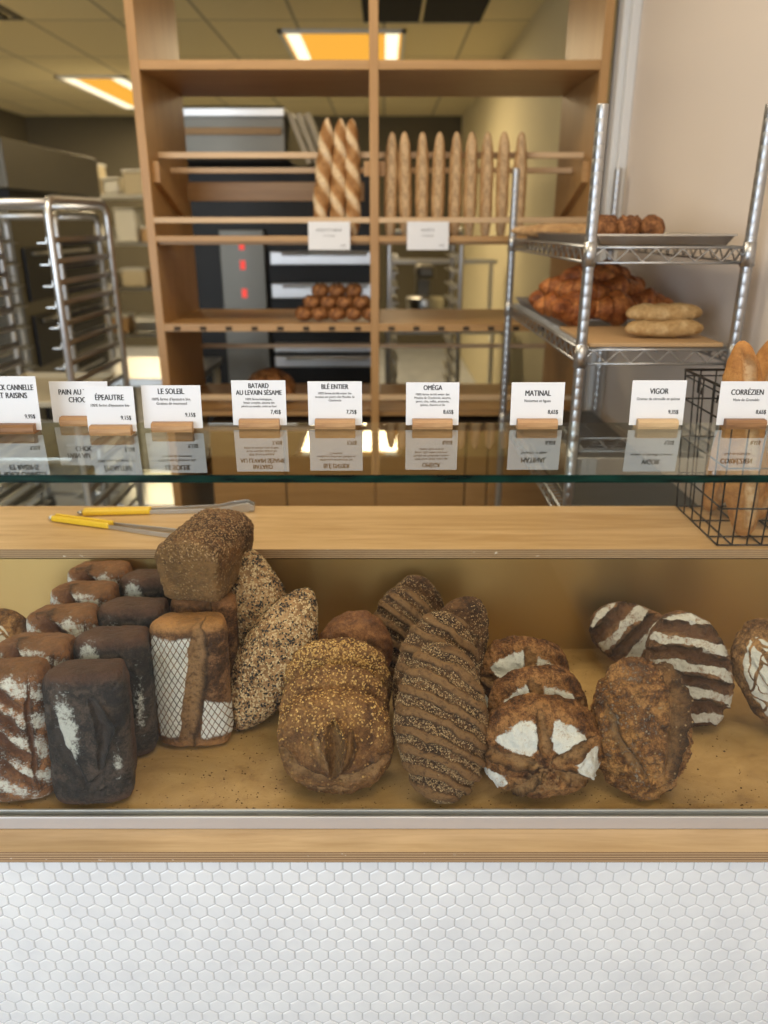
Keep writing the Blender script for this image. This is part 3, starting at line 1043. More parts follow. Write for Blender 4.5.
def bread_mat(name, dark, mid, light, cut_col=None, flour_col=(.80, .77, .70), bump=.5, scale=1.0, rough=.62, seedy=None, grid=False, end_col=None, floury_noise=.5, crackle=.5, contrast=1.0):
    m = new_mat(name, mid, rough, 0.0, .35)
    g = G(m)
    co = g.coord('Object')
    n1 = g.noise(co, 26 * scale, 5, .62, .5)
    n2 = g.noise(co, 150 * scale, 5, .7)
    n3 = g.noise(co, 520, 3, .65)
    f = g.math('ADD', g.math('MULTIPLY', n1, .50), g.math('ADD', g.math('MULTIPLY', n2, .30), g.math('MULTIPLY', n3, .20)))
    c = g.ramp(f, [(.495 - .065 / contrast, dark), (.495, mid), (.495 + .07 / contrast, tuple(k * (1 + .25 * contrast) for k in light))])
    # burnt patches
    pb = g.ramp(g.noise(co, 48 * scale, 4, .7), [(.56, (0, 0, 0)), (.68, (1, 1, 1))])
    c = g.mix(g.math('MULTIPLY', pb, .55 * min(1, contrast)), c, tuple(k * .7 for k in dark))
    # blisters and fine cracks
    vo = g.n('ShaderNodeTexVoronoi')
    vo.feature = 'DISTANCE_TO_EDGE'
    vo.inputs['Scale'].default_value = 115 * scale
    vd = g.n('ShaderNodeVectorMath')
    vd.operation = 'ADD'
    ns = g.n('ShaderNodeTexNoise'); ns.inputs['Scale'].default_value = 90
    g.l(co, ns.inputs['Vector'])
    sc_ = g.n('ShaderNodeVectorMath'); sc_.operation = 'SCALE'; sc_.inputs['Scale'].default_value = .012
    g.l(ns.outputs['Color'], sc_.inputs[0])
    g.l(co, vd.inputs[0]); g.l(sc_.outputs[0], vd.inputs[1])
    g.l(vd.outputs[0], vo.inputs['Vector'])
    crk = g.ramp(vo.outputs['Distance'], [(.0, (1, 1, 1)), (.10, (0, 0, 0))])
    crk = g.math('MULTIPLY', crk, g.ramp(g.noise(co, 30, 3), [(.42, (0, 0, 0)), (.6, (1, 1, 1))]))
    c = g.mix(g.math('MULTIPLY', crk, crackle), c, tuple(k * .45 for k in dark))
    if end_col:
        cr = g.attr('crust')
        inv = g.math('MAXIMUM', g.math('SUBTRACT', 1.0, cr, True), g.attr('end'))
        ec = g.mix(g.math('MULTIPLY', g.ramp(f, [(.44, (1, 1, 1)), (.54, (0, 0, 0))]), .6), end_col, tuple(k * .45 for k in end_col))
        c = g.mix(g.math('MULTIPLY', inv, .95), c, ec)
    if cut_col:
        s = g.attr('score')
        s = g.math('MULTIPLY', s, g.ramp(n2, [(.38, (.35, .35, .35)), (.52, (1, 1, 1))]), True)
        c = g.mix(s, c, cut_col)
    bn = g.attr('burnt')
    c = g.mix(g.math('MULTIPLY', bn, .75 * min(1, contrast)), c, tuple(k * .30 for k in dark))
    h = g.math('ADD', g.math('MULTIPLY', n2, 1.0), g.math('ADD', g.math('MULTIPLY', n3, .45), g.math('MULTIPLY', crk, -.18)))
    if seedy:
        v2 = g.n('ShaderNodeTexVoronoi')
        v2.inputs['Scale'].default_value = seedy[0]
        g.l(co, v2.inputs['Vector'])
        fl = g.ramp(v2.outputs['Distance'], [(.28, (1, 1, 1)), (.42, (0, 0, 0))])
        pick = g.ramp(v2.outputs['Color'], [(seedy[2], (0, 0, 0)), (seedy[2] + .02, (1, 1, 1))])
        k = g.math('MULTIPLY', fl, pick)
        c = g.mix(k, c, seedy[1])
        h = g.math('ADD', h, g.math('MULTIPLY', k, .5))
    fa = g.attr('flour')
    thr = g.ramp(g.math('ADD', g.math('MULTIPLY', n2, .5), g.math('ADD', g.math('MULTIPLY', n3, .25), g.math('MULTIPLY', n1, .25))), [(.40, (0, 0, 0)), (.60, (1, 1, 1))])
    k = g.math('MULTIPLY', g.math('SUBTRACT', g.math('MULTIPLY', fa, 1.30), g.math('MULTIPLY', thr, floury_noise * 2.0)), 1.7, True)
    k = g.math('MULTIPLY', k, .90)
    if grid:
        u, v = g.attr('mask_u'), g.attr('mask_v')
        def lines(e):
            fr = g.math('FRACT', e)
            d = g.math('ABSOLUTE', g.math('SUBTRACT', fr, .5))
            return g.math('LESS_THAN', d, .085)
        e1 = g.math('ADD', g.math('MULTIPLY', u, 6.2), g.math('MULTIPLY', v, 6.4))
        e2 = g.math('SUBTRACT', g.math('MULTIPLY', u, 6.2), g.math('MULTIPLY', v, 6.4))
        ln = g.math('MAXIMUM', lines(e1), lines(e2))
        k = g.math('MULTIPLY', k, g.math('SUBTRACT', 1.0, g.math('MULTIPLY', ln, .9)))
    c = g.mix(k, c, flour_col)
    g.color(c)
    g.bump(h, min(1.0, .55 + bump * .5), .0030 + .003 * bump)
    g.rough(g.math('ADD', g.math('MULTIPLY', k, .3), g.math('ADD', g.math('MULTIPLY', n2, .2), rough - .15)))
    return m

def seeds_mesh(name, P, F, dens_fn, count, size, seed, mat, nrm_lift=.0003, tone_fn=None, up=None):
    """scatter small flat seeds on the crust"""
    r = np.random.default_rng(seed)
    tri = P[F[:, :3]]
    nn = np.cross(tri[:, 1] - tri[:, 0], tri[:, 2] - tri[:, 0])
    ar = np.linalg.norm(nn, axis=1)
    cen = P[F].mean(1)
    nn = nn / (ar[:, None] + 1e-12)
    w = ar * dens_fn(cen)
    w = w / w.sum()
    idx = r.choice(len(F), count, p=w)
    quad = P[F[idx]]
    s, t = r.random((count, 1)), r.random((count, 1))
    pos = (quad[:, 0] * (1 - s) * (1 - t) + quad[:, 1] * s * (1 - t) + quad[:, 2] * s * t + quad[:, 3] * (1 - s) * t)
    n_ = nn[idx]
    rv = r.normal(size=(count, 3))
    t1 = np.cross(n_, rv); t1 /= np.linalg.norm(t1, axis=1)[:, None]
    t2 = np.cross(n_, t1)
    L, Wd, T = size
    k = r.uniform(.75, 1.25, (count, 1))
    pos = pos + n_ * nrm_lift
    vs = np.stack([pos + t1 * L * k, pos + t2 * Wd * k, pos - t1 * L * .8 * k, pos - t2 * Wd * k, pos + n_ * T, pos - n_ * T * .5], 1)
    fs = np.array([(0, 1, 4), (1, 2, 4), (2, 3, 4), (3, 0, 4), (1, 0, 5), (2, 1, 5), (3, 2, 5), (0, 3, 5)], np.int32)
    FF = (fs[None] + (np.arange(count) * 6)[:, None, None]).reshape(-1, 3).astype(np.int32)
    tone = r.random(count) if tone_fn is None else tone_fn(r, pos)
    me = np_mesh(name, vs.reshape(-1, 3), FF, {'tone': np.repeat(tone, 6)}, mat)
    me.polygons.foreach_set('use_smooth', [False] * len(me.polygons))
    return me

def seed_mat(name, stops):
    m = new_mat(name, (0.6, .45, .25), .5)
    g = G(m)
    r_ = g.ramp(g.attr('tone'), stops)
    g.color(r_)
    return m

# orientation of a loaf: crust normal leans back by `lean` degrees from facing the viewer, turned by yaw, rolled in its own plane
def orient(lean, yaw=0, roll=0):
    # local z -> towards viewer (-Y) tipped up by lean ; local y -> up
    B = Matrix(((1, 0, 0), (0, 0, -1), (0, 1, 0)))            # x->x, y->z(up), z->-y
    Rl = Matrix.Rotation(-math.radians(lean), 3, 'X')
    Ry = Matrix.Rotation(math.radians(yaw), 3, 'Z')
    Rr = Matrix.Rotation(math.radians(roll), 3, 'Z')
    return Ry @ Rl @ B @ Rr

PLACED = {}
def seat(P, R, u_mid, v_top=None, v_bot=None, zfloor=ZF, key=None):
    """find the spot on the floor where a loaf of this size and lean stands"""
    Q = np.asarray(P) @ np.array(R).T
    lz = zfloor - Q[:, 2].min() + .0004
    lo, hi = .75, 4.5
    x = 0.0
    for it in range(4):
        lo, hi = .75, 4.5
        for _ in range(40):
            y = (lo + hi) / 2
            u, v, _d = project(Q + np.array([x, y, lz]))
            e = (v.min() - v_top) if v_top is not None else (v.max() - v_bot)
            if e > 0: lo = y
            else: hi = y
        y = (lo + hi) / 2
        for _ in range(6):
            u, v, dp = project(Q + np.array([x, y, lz]))
            x += (u_mid - (u.min() + u.max()) / 2) * dp.mean() / F_PX
    u, v, dp = project(Q + np.array([x, y, lz]))
    if key:
        PLACED[key] = (round(x, 3), round(y, 3), round(lz, 3), 'u', round(u.min()), round(u.max()), 'v', round(v.min()), round(v.max()), 'Y', round(y + Q[:, 1].min(), 3), round(y + Q[:, 1].max(), 3), 'ztop', round(lz + Q[:, 2].max(), 3))
    return Vector((x, y, lz))

def put(name, me, R, loc, label, cat='loaf of bread', group=None, extras=()):
    o = bpy.data.objects.new(name, me)
    COL.objects.link(o)
    o.matrix_world = Matrix.Translation(loc) @ R.to_4x4()
    tag(o, label, cat, group)
    for nm, me2 in extras:
        c = bpy.data.objects.new(nm, me2)
        COL.objects.link(c)
        c.parent = o
        c['kind'] = 'stuff'
    return o

# ---- crust materials
BM = {}
BM['raisin'] = bread_mat('raisin_crust', (0.038, 0.014, 0.006), (0.156, 0.058, 0.022), (0.323, 0.138, 0.052), (.12, .045, .02), end_col=(.27, .12, .047), floury_noise=.60)
BM['rye'] = bread_mat('dark_rye_crust', (.012, .009, .009), (.036, .025, .021), (.085, .058, .045), (.06, .042, .035), flour_col=(.66, .65, .60), end_col=(.115, .052, .030), bump=.6, floury_noise=.55)
BM['grid'] = bread_mat('stencilled_crust', (0.049, 0.020, 0.008), (0.133, 0.058, 0.023), (0.257, 0.128, 0.057), (.34, .19, .085), end_col=(.46, .215, .07), grid=True, floury_noise=.15, flour_col=(.82, .80, .76))
BM['brown'] = bread_mat('brown_crust', (0.049, 0.018, 0.007), (0.148, 0.061, 0.022), (0.285, 0.133, 0.052), (.30, .16, .07), end_col=(.33, .14, .05))
BM['multi'] = bread_mat('multigrain_crust', (0.038, 0.014, 0.006), (0.105, 0.041, 0.014), (0.209, 0.095, 0.036), (.07, .025, .01), end_col=(.26, .135, .05), bump=.7, seedy=(210, (.40, .25, .12), .55))
BM['seeded'] = bread_mat('seeded_crust', (.20, .10, .04), (.36, .19, .08), (.48, .28, .13), bump=.4, contrast=.7)
BM['wheat'] = bread_mat('wheat_crust', (.085, .034, .012), (.185, .080, .026), (.27, .130, .045), (.38, .21, .09), bump=.45, seedy=(210, (.36, .20, .075), .66), contrast=.8, crackle=.25)
BM['golden'] = bread_mat('golden_crust', (.10, .034, .012), (.19, .072, .024), (.28, .115, .038), (.30, .15, .06), bump=.3, contrast=.7)
BM['sesame'] = bread_mat('sesame_crust', (.035, .014, .006), (.085, .036, .014), (.15, .070, .027), (.235, .120, .047), bump=.5, crackle=.2)
BM['star'] = bread_mat('star_crust', (.055, .019, .007), (.20, .078, .024), (.35, .165, .058), (.42, .235, .10), bump=.7, floury_noise=.50, flour_col=(.88, .86, .81))
BM['rustic'] = bread_mat('rustic_crust', (.060, .020, .007), (.23, .092, .027), (.44, .215, .072), (.42, .23, .10), bump=.9, scale=1.2, seedy=(230, (.50, .33, .17), .78), flour_col=(.62, .55, .45))
BM['stripe'] = bread_mat('striped_crust', (0.042, 0.017, 0.007), (0.148, 0.064, 0.025), (0.285, 0.142, 0.062), (.13, .055, .024), bump=.7, floury_noise=.55, flour_col=(.78, .74, .67))
BM['leaf'] = bread_mat('leaf_crust', (0.070, 0.028, 0.010), (0.211, 0.098, 0.033), (0.380, 0.199, 0.076), (.40, .22, .10), bump=.7, floury_noise=.15, flour_col=(.80, .76, .68))
BM['baguette'] = bread_mat('baguette_crust', (.30, .15, .055), (.48, .28, .12), (.62, .41, .21), (.68, .48, .28), bump=.4, scale=.8, contrast=.5, crackle=.2)
BM['corr'] = bread_mat('pale_batard_crust', (.30, .115, .03), (.50, .23, .065), (.62, .35, .13), (.66, .46, .26), bump=.3, scale=.6, contrast=.45, crackle=.1)
BM['torsade'] = bread_mat('twisted_crust', (.26, .11, .03), (.42, .20, .065), (.54, .30, .12), (.80, .62, .38), bump=.3, contrast=.5, crackle=.2)
BM['croissant'] = bread_mat('croissant_crust', (.16, .040, .010), (.36, .105, .025), (.52, .20, .055), bump=.25, rough=.38, contrast=.8, crackle=.2)
BM['bun'] = bread_mat('bun_crust', (.10, .035, .012), (.23, .090, .030), (.36, .16, .06), bump=.6)
BM['roll'] = bread_mat('roll_crust', (0.084, 0.028, 0.009), (0.211, 0.078, 0.023), (0.437, 0.199, 0.071), bump=.3, rough=.45)
BM['ciabatta'] = bread_mat('floured_crust', (.36, .20, .07), (.52, .33, .14), (.64, .46, .24), bump=.4, contrast=.5, crackle=.2)
SM_MIX = seed_mat('sesame_and_poppy', [(.0, (.012, .011, .012)), (.47, (.015, .013, .012)), (.50, (.52, .35, .17)), (1, (.66, .47, .26))])
SM_GOLD = seed_mat('cracked_wheat', [(.0, (.34, .16, .04)), (.5, (.55, .31, .09)), (1, (.72, .46, .17))])
SM_SES = seed_mat('sesame', [(.0, (.05, .03, .015)), (.35, (.24, .135, .06)), (.7, (.42, .26, .12)), (1, (.60, .42, .22))])
SM_TOP = seed_mat('grain_topping', [(.0, (.05, .02, .01)), (.4, (.20, .095, .035)), (.8, (.38, .22, .10)), (1, (.52, .33, .17))])

def nz(q, s, seed=0, o=3):
    return fbm(q, s, o, seed)

# ---- tin loaves standing on end
def fl_raisin(U, V, W, q, sc):
    st = .5 + .5 * np.sin((V * 1.0 + U * .33) * 15)
    return sst(.1, .5, W) * (.30 + .70 * st) * (1 - .8 * sc) * sst(1.0, .90, V) * (.50 + .75 * nz(q, 35, 3))
def raisin_mesh(seed, n):
    cuts = [([(-.80, y + .10), (-.1, y - .05), (.62, y - .42)], .085, .0075, .45) for y in (.88, .50, .12, -.26)]
    cuts.append(([(.74, .85), (.66, .1), (.72, -.8)], .06, .006, .5))
    P, F, at = shape_loaf(n, .0545, .1015, .0425, 'tin', seed, .035, cuts, flour_fn=fl_raisin, fine=.0028, grain=.0014)
    return np_mesh('crust', P, F, at, BM['raisin']), P
def fl_rye(U, V, W, q, sc):
    a = np.exp(-(((U + .35 + .12 * V) / .30) ** 2 + ((V - .28) / .50) ** 2) ** 1.5)
    b = np.exp(-(((U - .78) / .12) ** 2 + ((V + .35) / .25) ** 2))
    c_ = np.exp(-(((U + .05) / .16) ** 2 + ((V - .15) / .16) ** 2))
    return sst(.1, .5, W) * np.clip(a * 1.15 + .8 * b + .0 * c_, 0, 1) * (1 - .6 * sc) * (.75 + .35 * nz(q, 60, 5))
def fl_rye2(U, V, W, q, sc):
    a = np.exp(-(((U + .30 + .25 * V) / .36) ** 2 + ((V - .55) / .45) ** 2) ** 2)
    b = np.exp(-(((U - .70) / .16) ** 2 + ((V + .05) / .55) ** 2))
    return sst(.1, .5, W) * np.clip(a * 1.15 + .7 * b, 0, 1) * (1 - .6 * sc)
def rye_mesh(seed, n):
    cuts = [([(-.72, .55), (-.55, 0), (-.02, -.62)], .11, .007, .3), ([(.28, .72), (.55, .25), (.38, -.35)], .13, .008, .75),
            ([(-.3, -.55), (.1, -.62), (.45, -.5)], .06, .004, .8), ([(-.35, -.72), (.1, -.8), (.5, -.68)], .05, .004, .8), ([(-.3, -.9), (.1, -.94), (.4, -.88)], .04, .003, .8)]
    P, F, at = shape_loaf(n, .0545, .1015, .0435, 'tin', seed, .04, cuts, flour_fn=(fl_rye if seed == 21 else fl_rye2), fine=.0030, grain=.0012)
    return np_mesh('crust', P, F, at, BM['rye']), P
def stand(me, P, x, lean, yaw, v_top, label, group, key, u=None, cat='loaf of bread', roll=0, v_bot=None, extras=(), name='bread_loaf'):
    R = orient(lean, yaw, roll)
    loc = seat(P, R, u, v_top, v_bot, key=key) if u is not None else None
    if loc is None:
        # keep x, solve y only
        Q = np.asarray(P) @ np.array(R).T
        loc = seat(P, R, 384 + x * F_PX / 1.2, v_top, v_bot)
        loc.x = x
        lo, hi = .75, 2.0
        for _ in range(40):
            y = (lo + hi) / 2
            uu, vv, dd = project(Q + np.array([x, y, loc.z]))
            e = (vv.min() - v_top) if v_top is not None else (vv.max() - v_bot)
            if e > 0: lo = y
            else: hi = y
        loc.y = (lo + hi) / 2
        u_, v_, d_ = project(Q + np.array(loc))
        PLACED[key] = (round(loc.x, 3), round(loc.y, 3), round(loc.z, 3), 'u', round(u_.min()), round(u_.max()), 'v', round(v_.min()), round(v_.max()), 'Y', round(loc.y + Q[:, 1].min(), 3), round(loc.y + Q[:, 1].max(), 3), 'ztop', round(loc.z + Q[:, 2].max(), 3))
    return put(name, me, R, loc, label, cat, group, extras)

rm1, rp1 = raisin_mesh(3, 84)
rm2, rp2 = raisin_mesh(8, 60)
GR = 'raisin loaves in the left row'
stand(rm1, rp1, -.536, 6, 3, 656, 'reddish raisin loaf with floury slashes, at the front of the far left row', GR, 'A1')
stand(rm2, rp2, -.527, 5, -4, 632, 'raisin loaf with flaky flour edge, second from the glass in the left row', GR, 'A2')
stand(rm1, rp1, -.520, 4, 5, 602, 'raisin loaf with orange top, third from the glass in the left row', GR, 'A3')
stand(rm2, rp2, -.520, 4, -3, 580, 'raisin loaf, fourth from the glass in the left row', GR, 'A4')
stand(rm1, rp1, -.520, 2, 2, 560, 'rearmost raisin loaf of the left row, against the back panel', GR, 'A5')
ym1, yp1 = rye_mesh(21, 90)
ym2, yp2 = rye_mesh(34, 60)
GR = 'dark rye loaves in the second row'
stand(ym1, yp1, -.4215, 7, 4, 658, 'almost black rye loaf with a white flour patch, closest to the glass', GR, 'B1')
stand(ym2, yp2, -.4145, 5, 3, 625, 'dark rye loaf with pale flour, directly behind the blackest front rye', GR, 'B2')
stand(ym1, yp1, -.414, 4, -4, 596, 'dark rye loaf, third from the glass beside the raisin row', GR, 'B3')
stand(ym2, yp2, -.414, 3, 3, 568, 'rearmost dark rye loaf, mostly hidden by the big grain loaf', GR, 'B4')

LEAF_SHIFT = [0.0]
def fl_leaf(U, V, W, q, sc):
    U = U + LEAF_SHIFT[0]
    lens = sst(.0, .18, 1 - (np.abs(U - .05) / .55) ** 1.6 - (np.abs(V) / .85) ** 2)
    veins = np.minimum(np.abs(U - .05 - .1 * np.sin(V * 4)), np.abs(np.sin((V + np.abs(U) * .9) * 7.5)) * .22)
    r = np.hypot(U * 1.2 - .15, V * 1.0)
    curl = np.abs(np.sin(r * 13 + np.arctan2(V, U + .01) * 2)) * .25
    ln = np.minimum(veins, curl)
    return sst(.1, .35, W) * lens * sst(.045, .085, ln)
def deco_mesh(seed, n, a=.06, b=.09, c=.05):
    cuts = [([(.62, .75), (.70, .0), (.55, -.8)], .12, .008, .6), ([(-.6, .7), (-.62, 0), (-.5, -.7)], .07, .005, .5)]
    P, F, at = shape_loaf(n, a, b, c, 'batard', seed, .05, cuts, flour_fn=fl_leaf, fine=.004, grain=.0012, bottom=.7, taper=.12)
    return np_mesh('crust', P, F, at, BM['leaf']), P
dm, dp = deco_mesh(5, 70)
GD = 'loaves stencilled with a white leaf'
stand(dm, dp, -.640, 22, 0, 608, 'pale loaf stencilled with a leaf, left of the raisin row', GD, 'A0', roll=10)
stand(dm, dp, -.665, 18, 0, 640, 'loaf with leaf stencil cut off by the left edge of the picture', GD, 'A00', roll=-5)
LEAF_SHIFT[0] = .38
dm2, dp2 = deco_mesh(15, 84, .068, .100, .055)
stand(dm2, dp2, None, 24, -10, None, 'golden loaf with white scrolled leaf stencil at the right edge of the case', GD, 'L', u=781, v_bot=738, roll=26)

# ---- flour-grid tin loaf and the brown ones behind it
def fl_grid(U, V, W, q, sc):
    d = U - (.02 + .30 * V)
    left = sst(.10, .16, -d) * sst(-.95, -.86, U) * sst(-1.0, -.93, -V + .12)
    right = sst(.42, .50, d) * sst(.1, .0, V + .25 + .25 * (U - .5))
    return sst(.05, .25, W) * np.clip(left + right, 0, 1) * sst(.0, .12, .84 - np.abs(V))
cuts = [([(.36, .98), (.16, .2), (-.20, -.98)], .24, .006, .30)]
P, F, at = shape_loaf(116, .0585, .1055, .0445, 'tin', 41, .03, cuts, flour_fn=fl_grid, fine=.0025, grain=.0012)
at['score'] = at['score'] * (.6 + .6 * fbm(P, 160, 3, 3))
gm = np_mesh('crust', P, F, at, BM['grid'])
GC = 'tin loaves standing in the third row'
stand(gm, P, -.306, 7, 3, None, 'brown tin loaf with a white diamond grid of flour on its crust', GC, 'C1', v_bot=747)
P, F, at = shape_loaf(54, .054, .1015, .043, 'tin', 43, .03, [([(.3, .9), (-.2, -.9)], .15, .007, .4)], fine=.0025, grain=.001)
bm_ = np_mesh('crust', P, F, at, BM['brown'])
stand(bm_, P, -.304, 4, 0, 588, 'plain brown tin loaf right behind the flour-gridded one', GC, 'C2')
stand(bm_, P, -.304, 2, 2, 564, 'plain brown tin loaf under the big grain loaf, nearest the back panel', GC, 'C3')

# ---- big multigrain tin loaf lying on top
cuts = [([(-.62, .95), (-.70, 0), (-.60, -.95)], .05, .004, .3)]
P, F, at = shape_loaf(96, .0565, .086, .057, 'tin', 51, .03, cuts, fine=.0035, grain=.0022)
R = Matrix.Rotation(math.radians(-11), 3, 'Z')
mm = np_mesh('crust', P, F, at, BM['multi'])
P_ = P
sd = seeds_mesh('seed_topping', P_, F, lambda c: sst(.012, .035, c[:, 2]), 2600, (.0024, .0012, .0008), 4, SM_TOP)
Q = P @ np.array(R).T
put('bread_loaf', mm, R, Vector((-.300, 1.200, 1.0210 - Q[:, 2].min())), 'big domed multigrain tin loaf lying on top of the standing loaves', 'loaf of bread', None, [('seed_topping', sd)])

# ---- seed-crusted batards
P, F, at = shape_loaf(64, .056, .132, .048, 'batard', 61, .05, (), fine=.003, grain=.001, taper=.36, bottom=.85)
sm = np_mesh('crust', P, F, at, BM['seeded'])
sd = seeds_mesh('seed_coat', P, F, lambda c: np.ones(len(c)), 5200, (.0026, .0015, .0009), 5, SM_MIX,
                tone_fn=lambda r, pos: np.clip(.5 + (fbm(pos, 70, 3, 77) - .5) * 2.0 + r.normal(0, .30, len(pos)), 0, 1))
GE = 'batards coated with black and white seeds'
stand(sm, P, None, 26, 4, None, 'seed-coated pointed batard leaning right, in front of its twin', GE, 'E1', u=273, v_bot=731, roll=-29, extras=[('seed_coat', sd)])
stand(sm, P, None, 8, 0, 549, 'seed-coated batard standing upright against the back panel beside the grain loaf', GE, 'E2', u=259, roll=7, extras=[('seed_coat', sd)])

# ---- cracked-wheat boules
def wheat(seed, n, a, b, c, cnt, cuts=None):
    cuts = cuts if cuts is not None else [([(-.04, .46), (.03, .05), (-.02, -.52)], .105, .024, 1.2), ([(-.30, .34), (-.26, -.05), (-.10, -.45)], .07, .006, 1.2), ([(.27, .30), (.27, -.05), (.10, -.42)], .07, .006, 1.2), ([(-.95, -.05), (-.55, -.48), (-.05, -.62)], .085, .010, .6), ([(.0, -.62), (.45, -.52), (.95, -.22)], .10, .010, .6),
            ([(-.6, -.72), (-.2, -.84), (.3, -.80)], .05, .005, .7)]
    P, F, at = shape_loaf(n, a, b, c, 'boule', seed, .05, cuts, fine=.005, grain=.002, nexp=2.35, bottom=.38)
    me = np_mesh('crust', P, F, at, BM['wheat'])
    s = seeds_mesh('cracked_wheat', P, F, lambda cc: sst(.0, .012, cc[:, 2]) * sst(-.015, .05, cc[:, 1]) ** 1.2 + .03, cnt, (.0022, .0015, .0009), seed, SM_GOLD)
    return me, P, s
GF = 'round loaves topped with cracked wheat'
me, P, s = wheat(71, 108, .0850, .0735, .053, 560)
stand(me, P, None, 24, 0, None, 'round wheat boule split open at its centre, front of three', GF, 'F1', u=336, v_bot=795, extras=[('cracked_wheat', s)])
me, P, s = wheat(72, 66, .0850, .0800, .030, 420, [])
stand(me, P, None, 17, 0, 664, 'round wheat boule in the middle, sandwiched between two others', GF, 'F2', u=334, extras=[('cracked_wheat', s)])
me, P, s = wheat(73, 66, .0860, .0820, .034, 1300, [])
stand(me, P, None, 13, 0, 637, 'rear wheat boule with the most golden grain flakes', GF, 'F3', u=338, extras=[('cracked_wheat', s)])
P, F, at = shape_loaf(50, .066, .088, .040, 'batard', 75, .05, [([(-.6, .3), (.6, .5)], .1, .004, .4)], taper=.05)
stand(np_mesh('crust', P, F, at, BM['golden']), P, None, 12, -8, 610, 'smooth reddish golden loaf without seeds, behind the wheat boules', None, 'F4', u=353, roll=-14)

# ---- sesame loaves with slanted slashes
def slashed(seed, n, a, b, c, nband, cnt, slope=.30, curve=.14, taper=.06, amp=.0042):
    P, F, at = shape_loaf(n, a, b, c, 'batard', seed, .03, (), fine=.0022, grain=.0010, taper=taper, bottom=.5, bands=(nband * PI, slope, curve, amp, 0.0))
    me = np_mesh('crust', P, F, at, BM['sesame'])
    cen_sc = at['score'][F].mean(1)
    cz = at['crust'][F].mean(1)
    dens = (1 - cen_sc) ** 5 * sst(.40, .85, cz) + .004
    s = seeds_mesh('sesame_seeds', P, F, lambda cc: dens, cnt, (.0017, .0009, .0007), seed, SM_SES)
    return me, P, s
GS = 'oval sesame loaves with slanted slashes'
me1, P1, s1 = slashed(81, 104, .0680, .1150, .048, 8.5, 4600)
stand(me1, P1, None, 27, 0, None, 'long oval sesame loaf with slanted slashes, nearest the glass', GS, 'H1', u=441, v_bot=804, roll=2, extras=[('sesame_seeds', s1)])
me2, P2, s2 = slashed(82, 70, .0660, .1150, .036, 8, 2600)
stand(me2, P2, None, 25, 0, 611, 'sesame loaf in the middle, peeking out behind the long front one', GS, 'H2', u=436, roll=-6, extras=[('sesame_seeds', s2)])
P, F, at = shape_loaf(64, .060, .122, .034, 'batard', 83, .04, [([(-.6, .2), (.5, .5)], .1, .005, .4)], taper=.15, fine=.004, grain=.0015)
me3 = np_mesh('crust', P, F, at, BM['sesame'])
s3 = seeds_mesh('sesame_seeds', P, F, lambda cc: sst(-.01, .02, cc[:, 0]) * sst(.0, .01, cc[:, 2]) + .05, 1100, (.0018, .0009, .0007), 83, SM_SES)
stand(me3, P, None, 22, 0, 596, 'dark pointed loaf tipped to the right, at the back of the sesame trio', GS, 'H3', u=445, roll=-24, extras=[('sesame_seeds', s3)])
me4, P4, s4 = slashed(84, 66, .0620, .0940, .046, 6, 1900, slope=.75)
stand(me4, P4, None, 14, 10, 586, 'small sesame loaf by the back panel, with curved slashes', GS, 'G1', u=408, roll=8, extras=[('sesame_seeds', s4)])
P, F, at = shape_loaf(50, .058, .0930, .036, 'batard', 85, .04, (), taper=.05, fine=.004)
me5 = np_mesh('crust', P, F, at, BM['sesame'])
s5 = seeds_mesh('sesame_seeds', P, F, lambda cc: np.ones(len(cc)), 2600, (.0018, .0009, .0007), 85, SM_SES)
stand(me5, P, None, 5, 0, 575, 'seed-covered loaf touching the back panel, only its round top visible', GS, 'G2', u=415, extras=[('sesame_seeds', s5)])

# ---- star-cut boules dusted with flour
PET = [(62, 20, .30, .95), (128, 24, .28, .98), (4, 21, .42, 1.02), (205, 15, .62, 1.08), (-48, 13, .75, 1.10)]
def fl_star(U, V, W, q, sc):
    u, v = U, V + .22
    r = np.hypot(u, v); th = np.degrees(np.arctan2(v, u))
    f = 0
    for a0, w, r0, r1 in PET:
        d = np.abs((th - a0 + 180) % 360 - 180)
        k = sst(1.0, .80, d / (w * (.5 + .62 * np.clip((r - r0) / .3, 0, 1)))) * sst(r0, r0 + .07, r) * sst(r1, r1 - .10, r)
        f = np.maximum(f, k)
    return f * (1 - .5 * sc)
def star(seed, n, a, b, c):
    cuts = []
    for ang in (95, 33, 168, -22, 232):
        r_ = math.radians(ang)
        cuts.append(([(.16 * math.cos(r_), -.22 + .16 * math.sin(r_)), (1.0 * math.cos(r_), -.22 + 1.0 * math.sin(r_))], .10, .008, .7))
    P, F, at = shape_loaf(n, a, b, c, 'boule', seed, .06, cuts, flour_fn=fl_star, fine=.006, grain=.002, nexp=2.3, bottom=.38)
    # torn centre
    U, V = at['mask_u'], at['mask_v']
    k = np.exp(-((U / .42) ** 2 + ((V + .45) / .36) ** 2)) * sst(0, .3, P[:, 2] / c)
    P[:, 2] += k * (fbm(P, 110, 4, seed + 2) - .55) * .030
    at['score'] = np.clip(at['score'] * .8 + k * sst(.45, .6, fbm(P, 140, 3, 9)), 0, 1)
    at['flour'] = at['flour'] * (1 - .8 * k)
    return np_mesh('crust', P, F, at, BM['star']), P
GI = 'round loaves with a floury star cut'
me, P = star(91, 108, .0865, .0720, .052)
stand(me, P, None, 20, 0, None, 'round loaf with bold white flour star, nearest the glass', GI, 'I1', u=542, v_bot=799, roll=-2)
me, P = star(94, 74, .0790, .0780, .034)
stand(me, P, None, 22, 0, 664, 'middle round loaf of three with a floury star cut', GI, 'I2', u=538, roll=4)
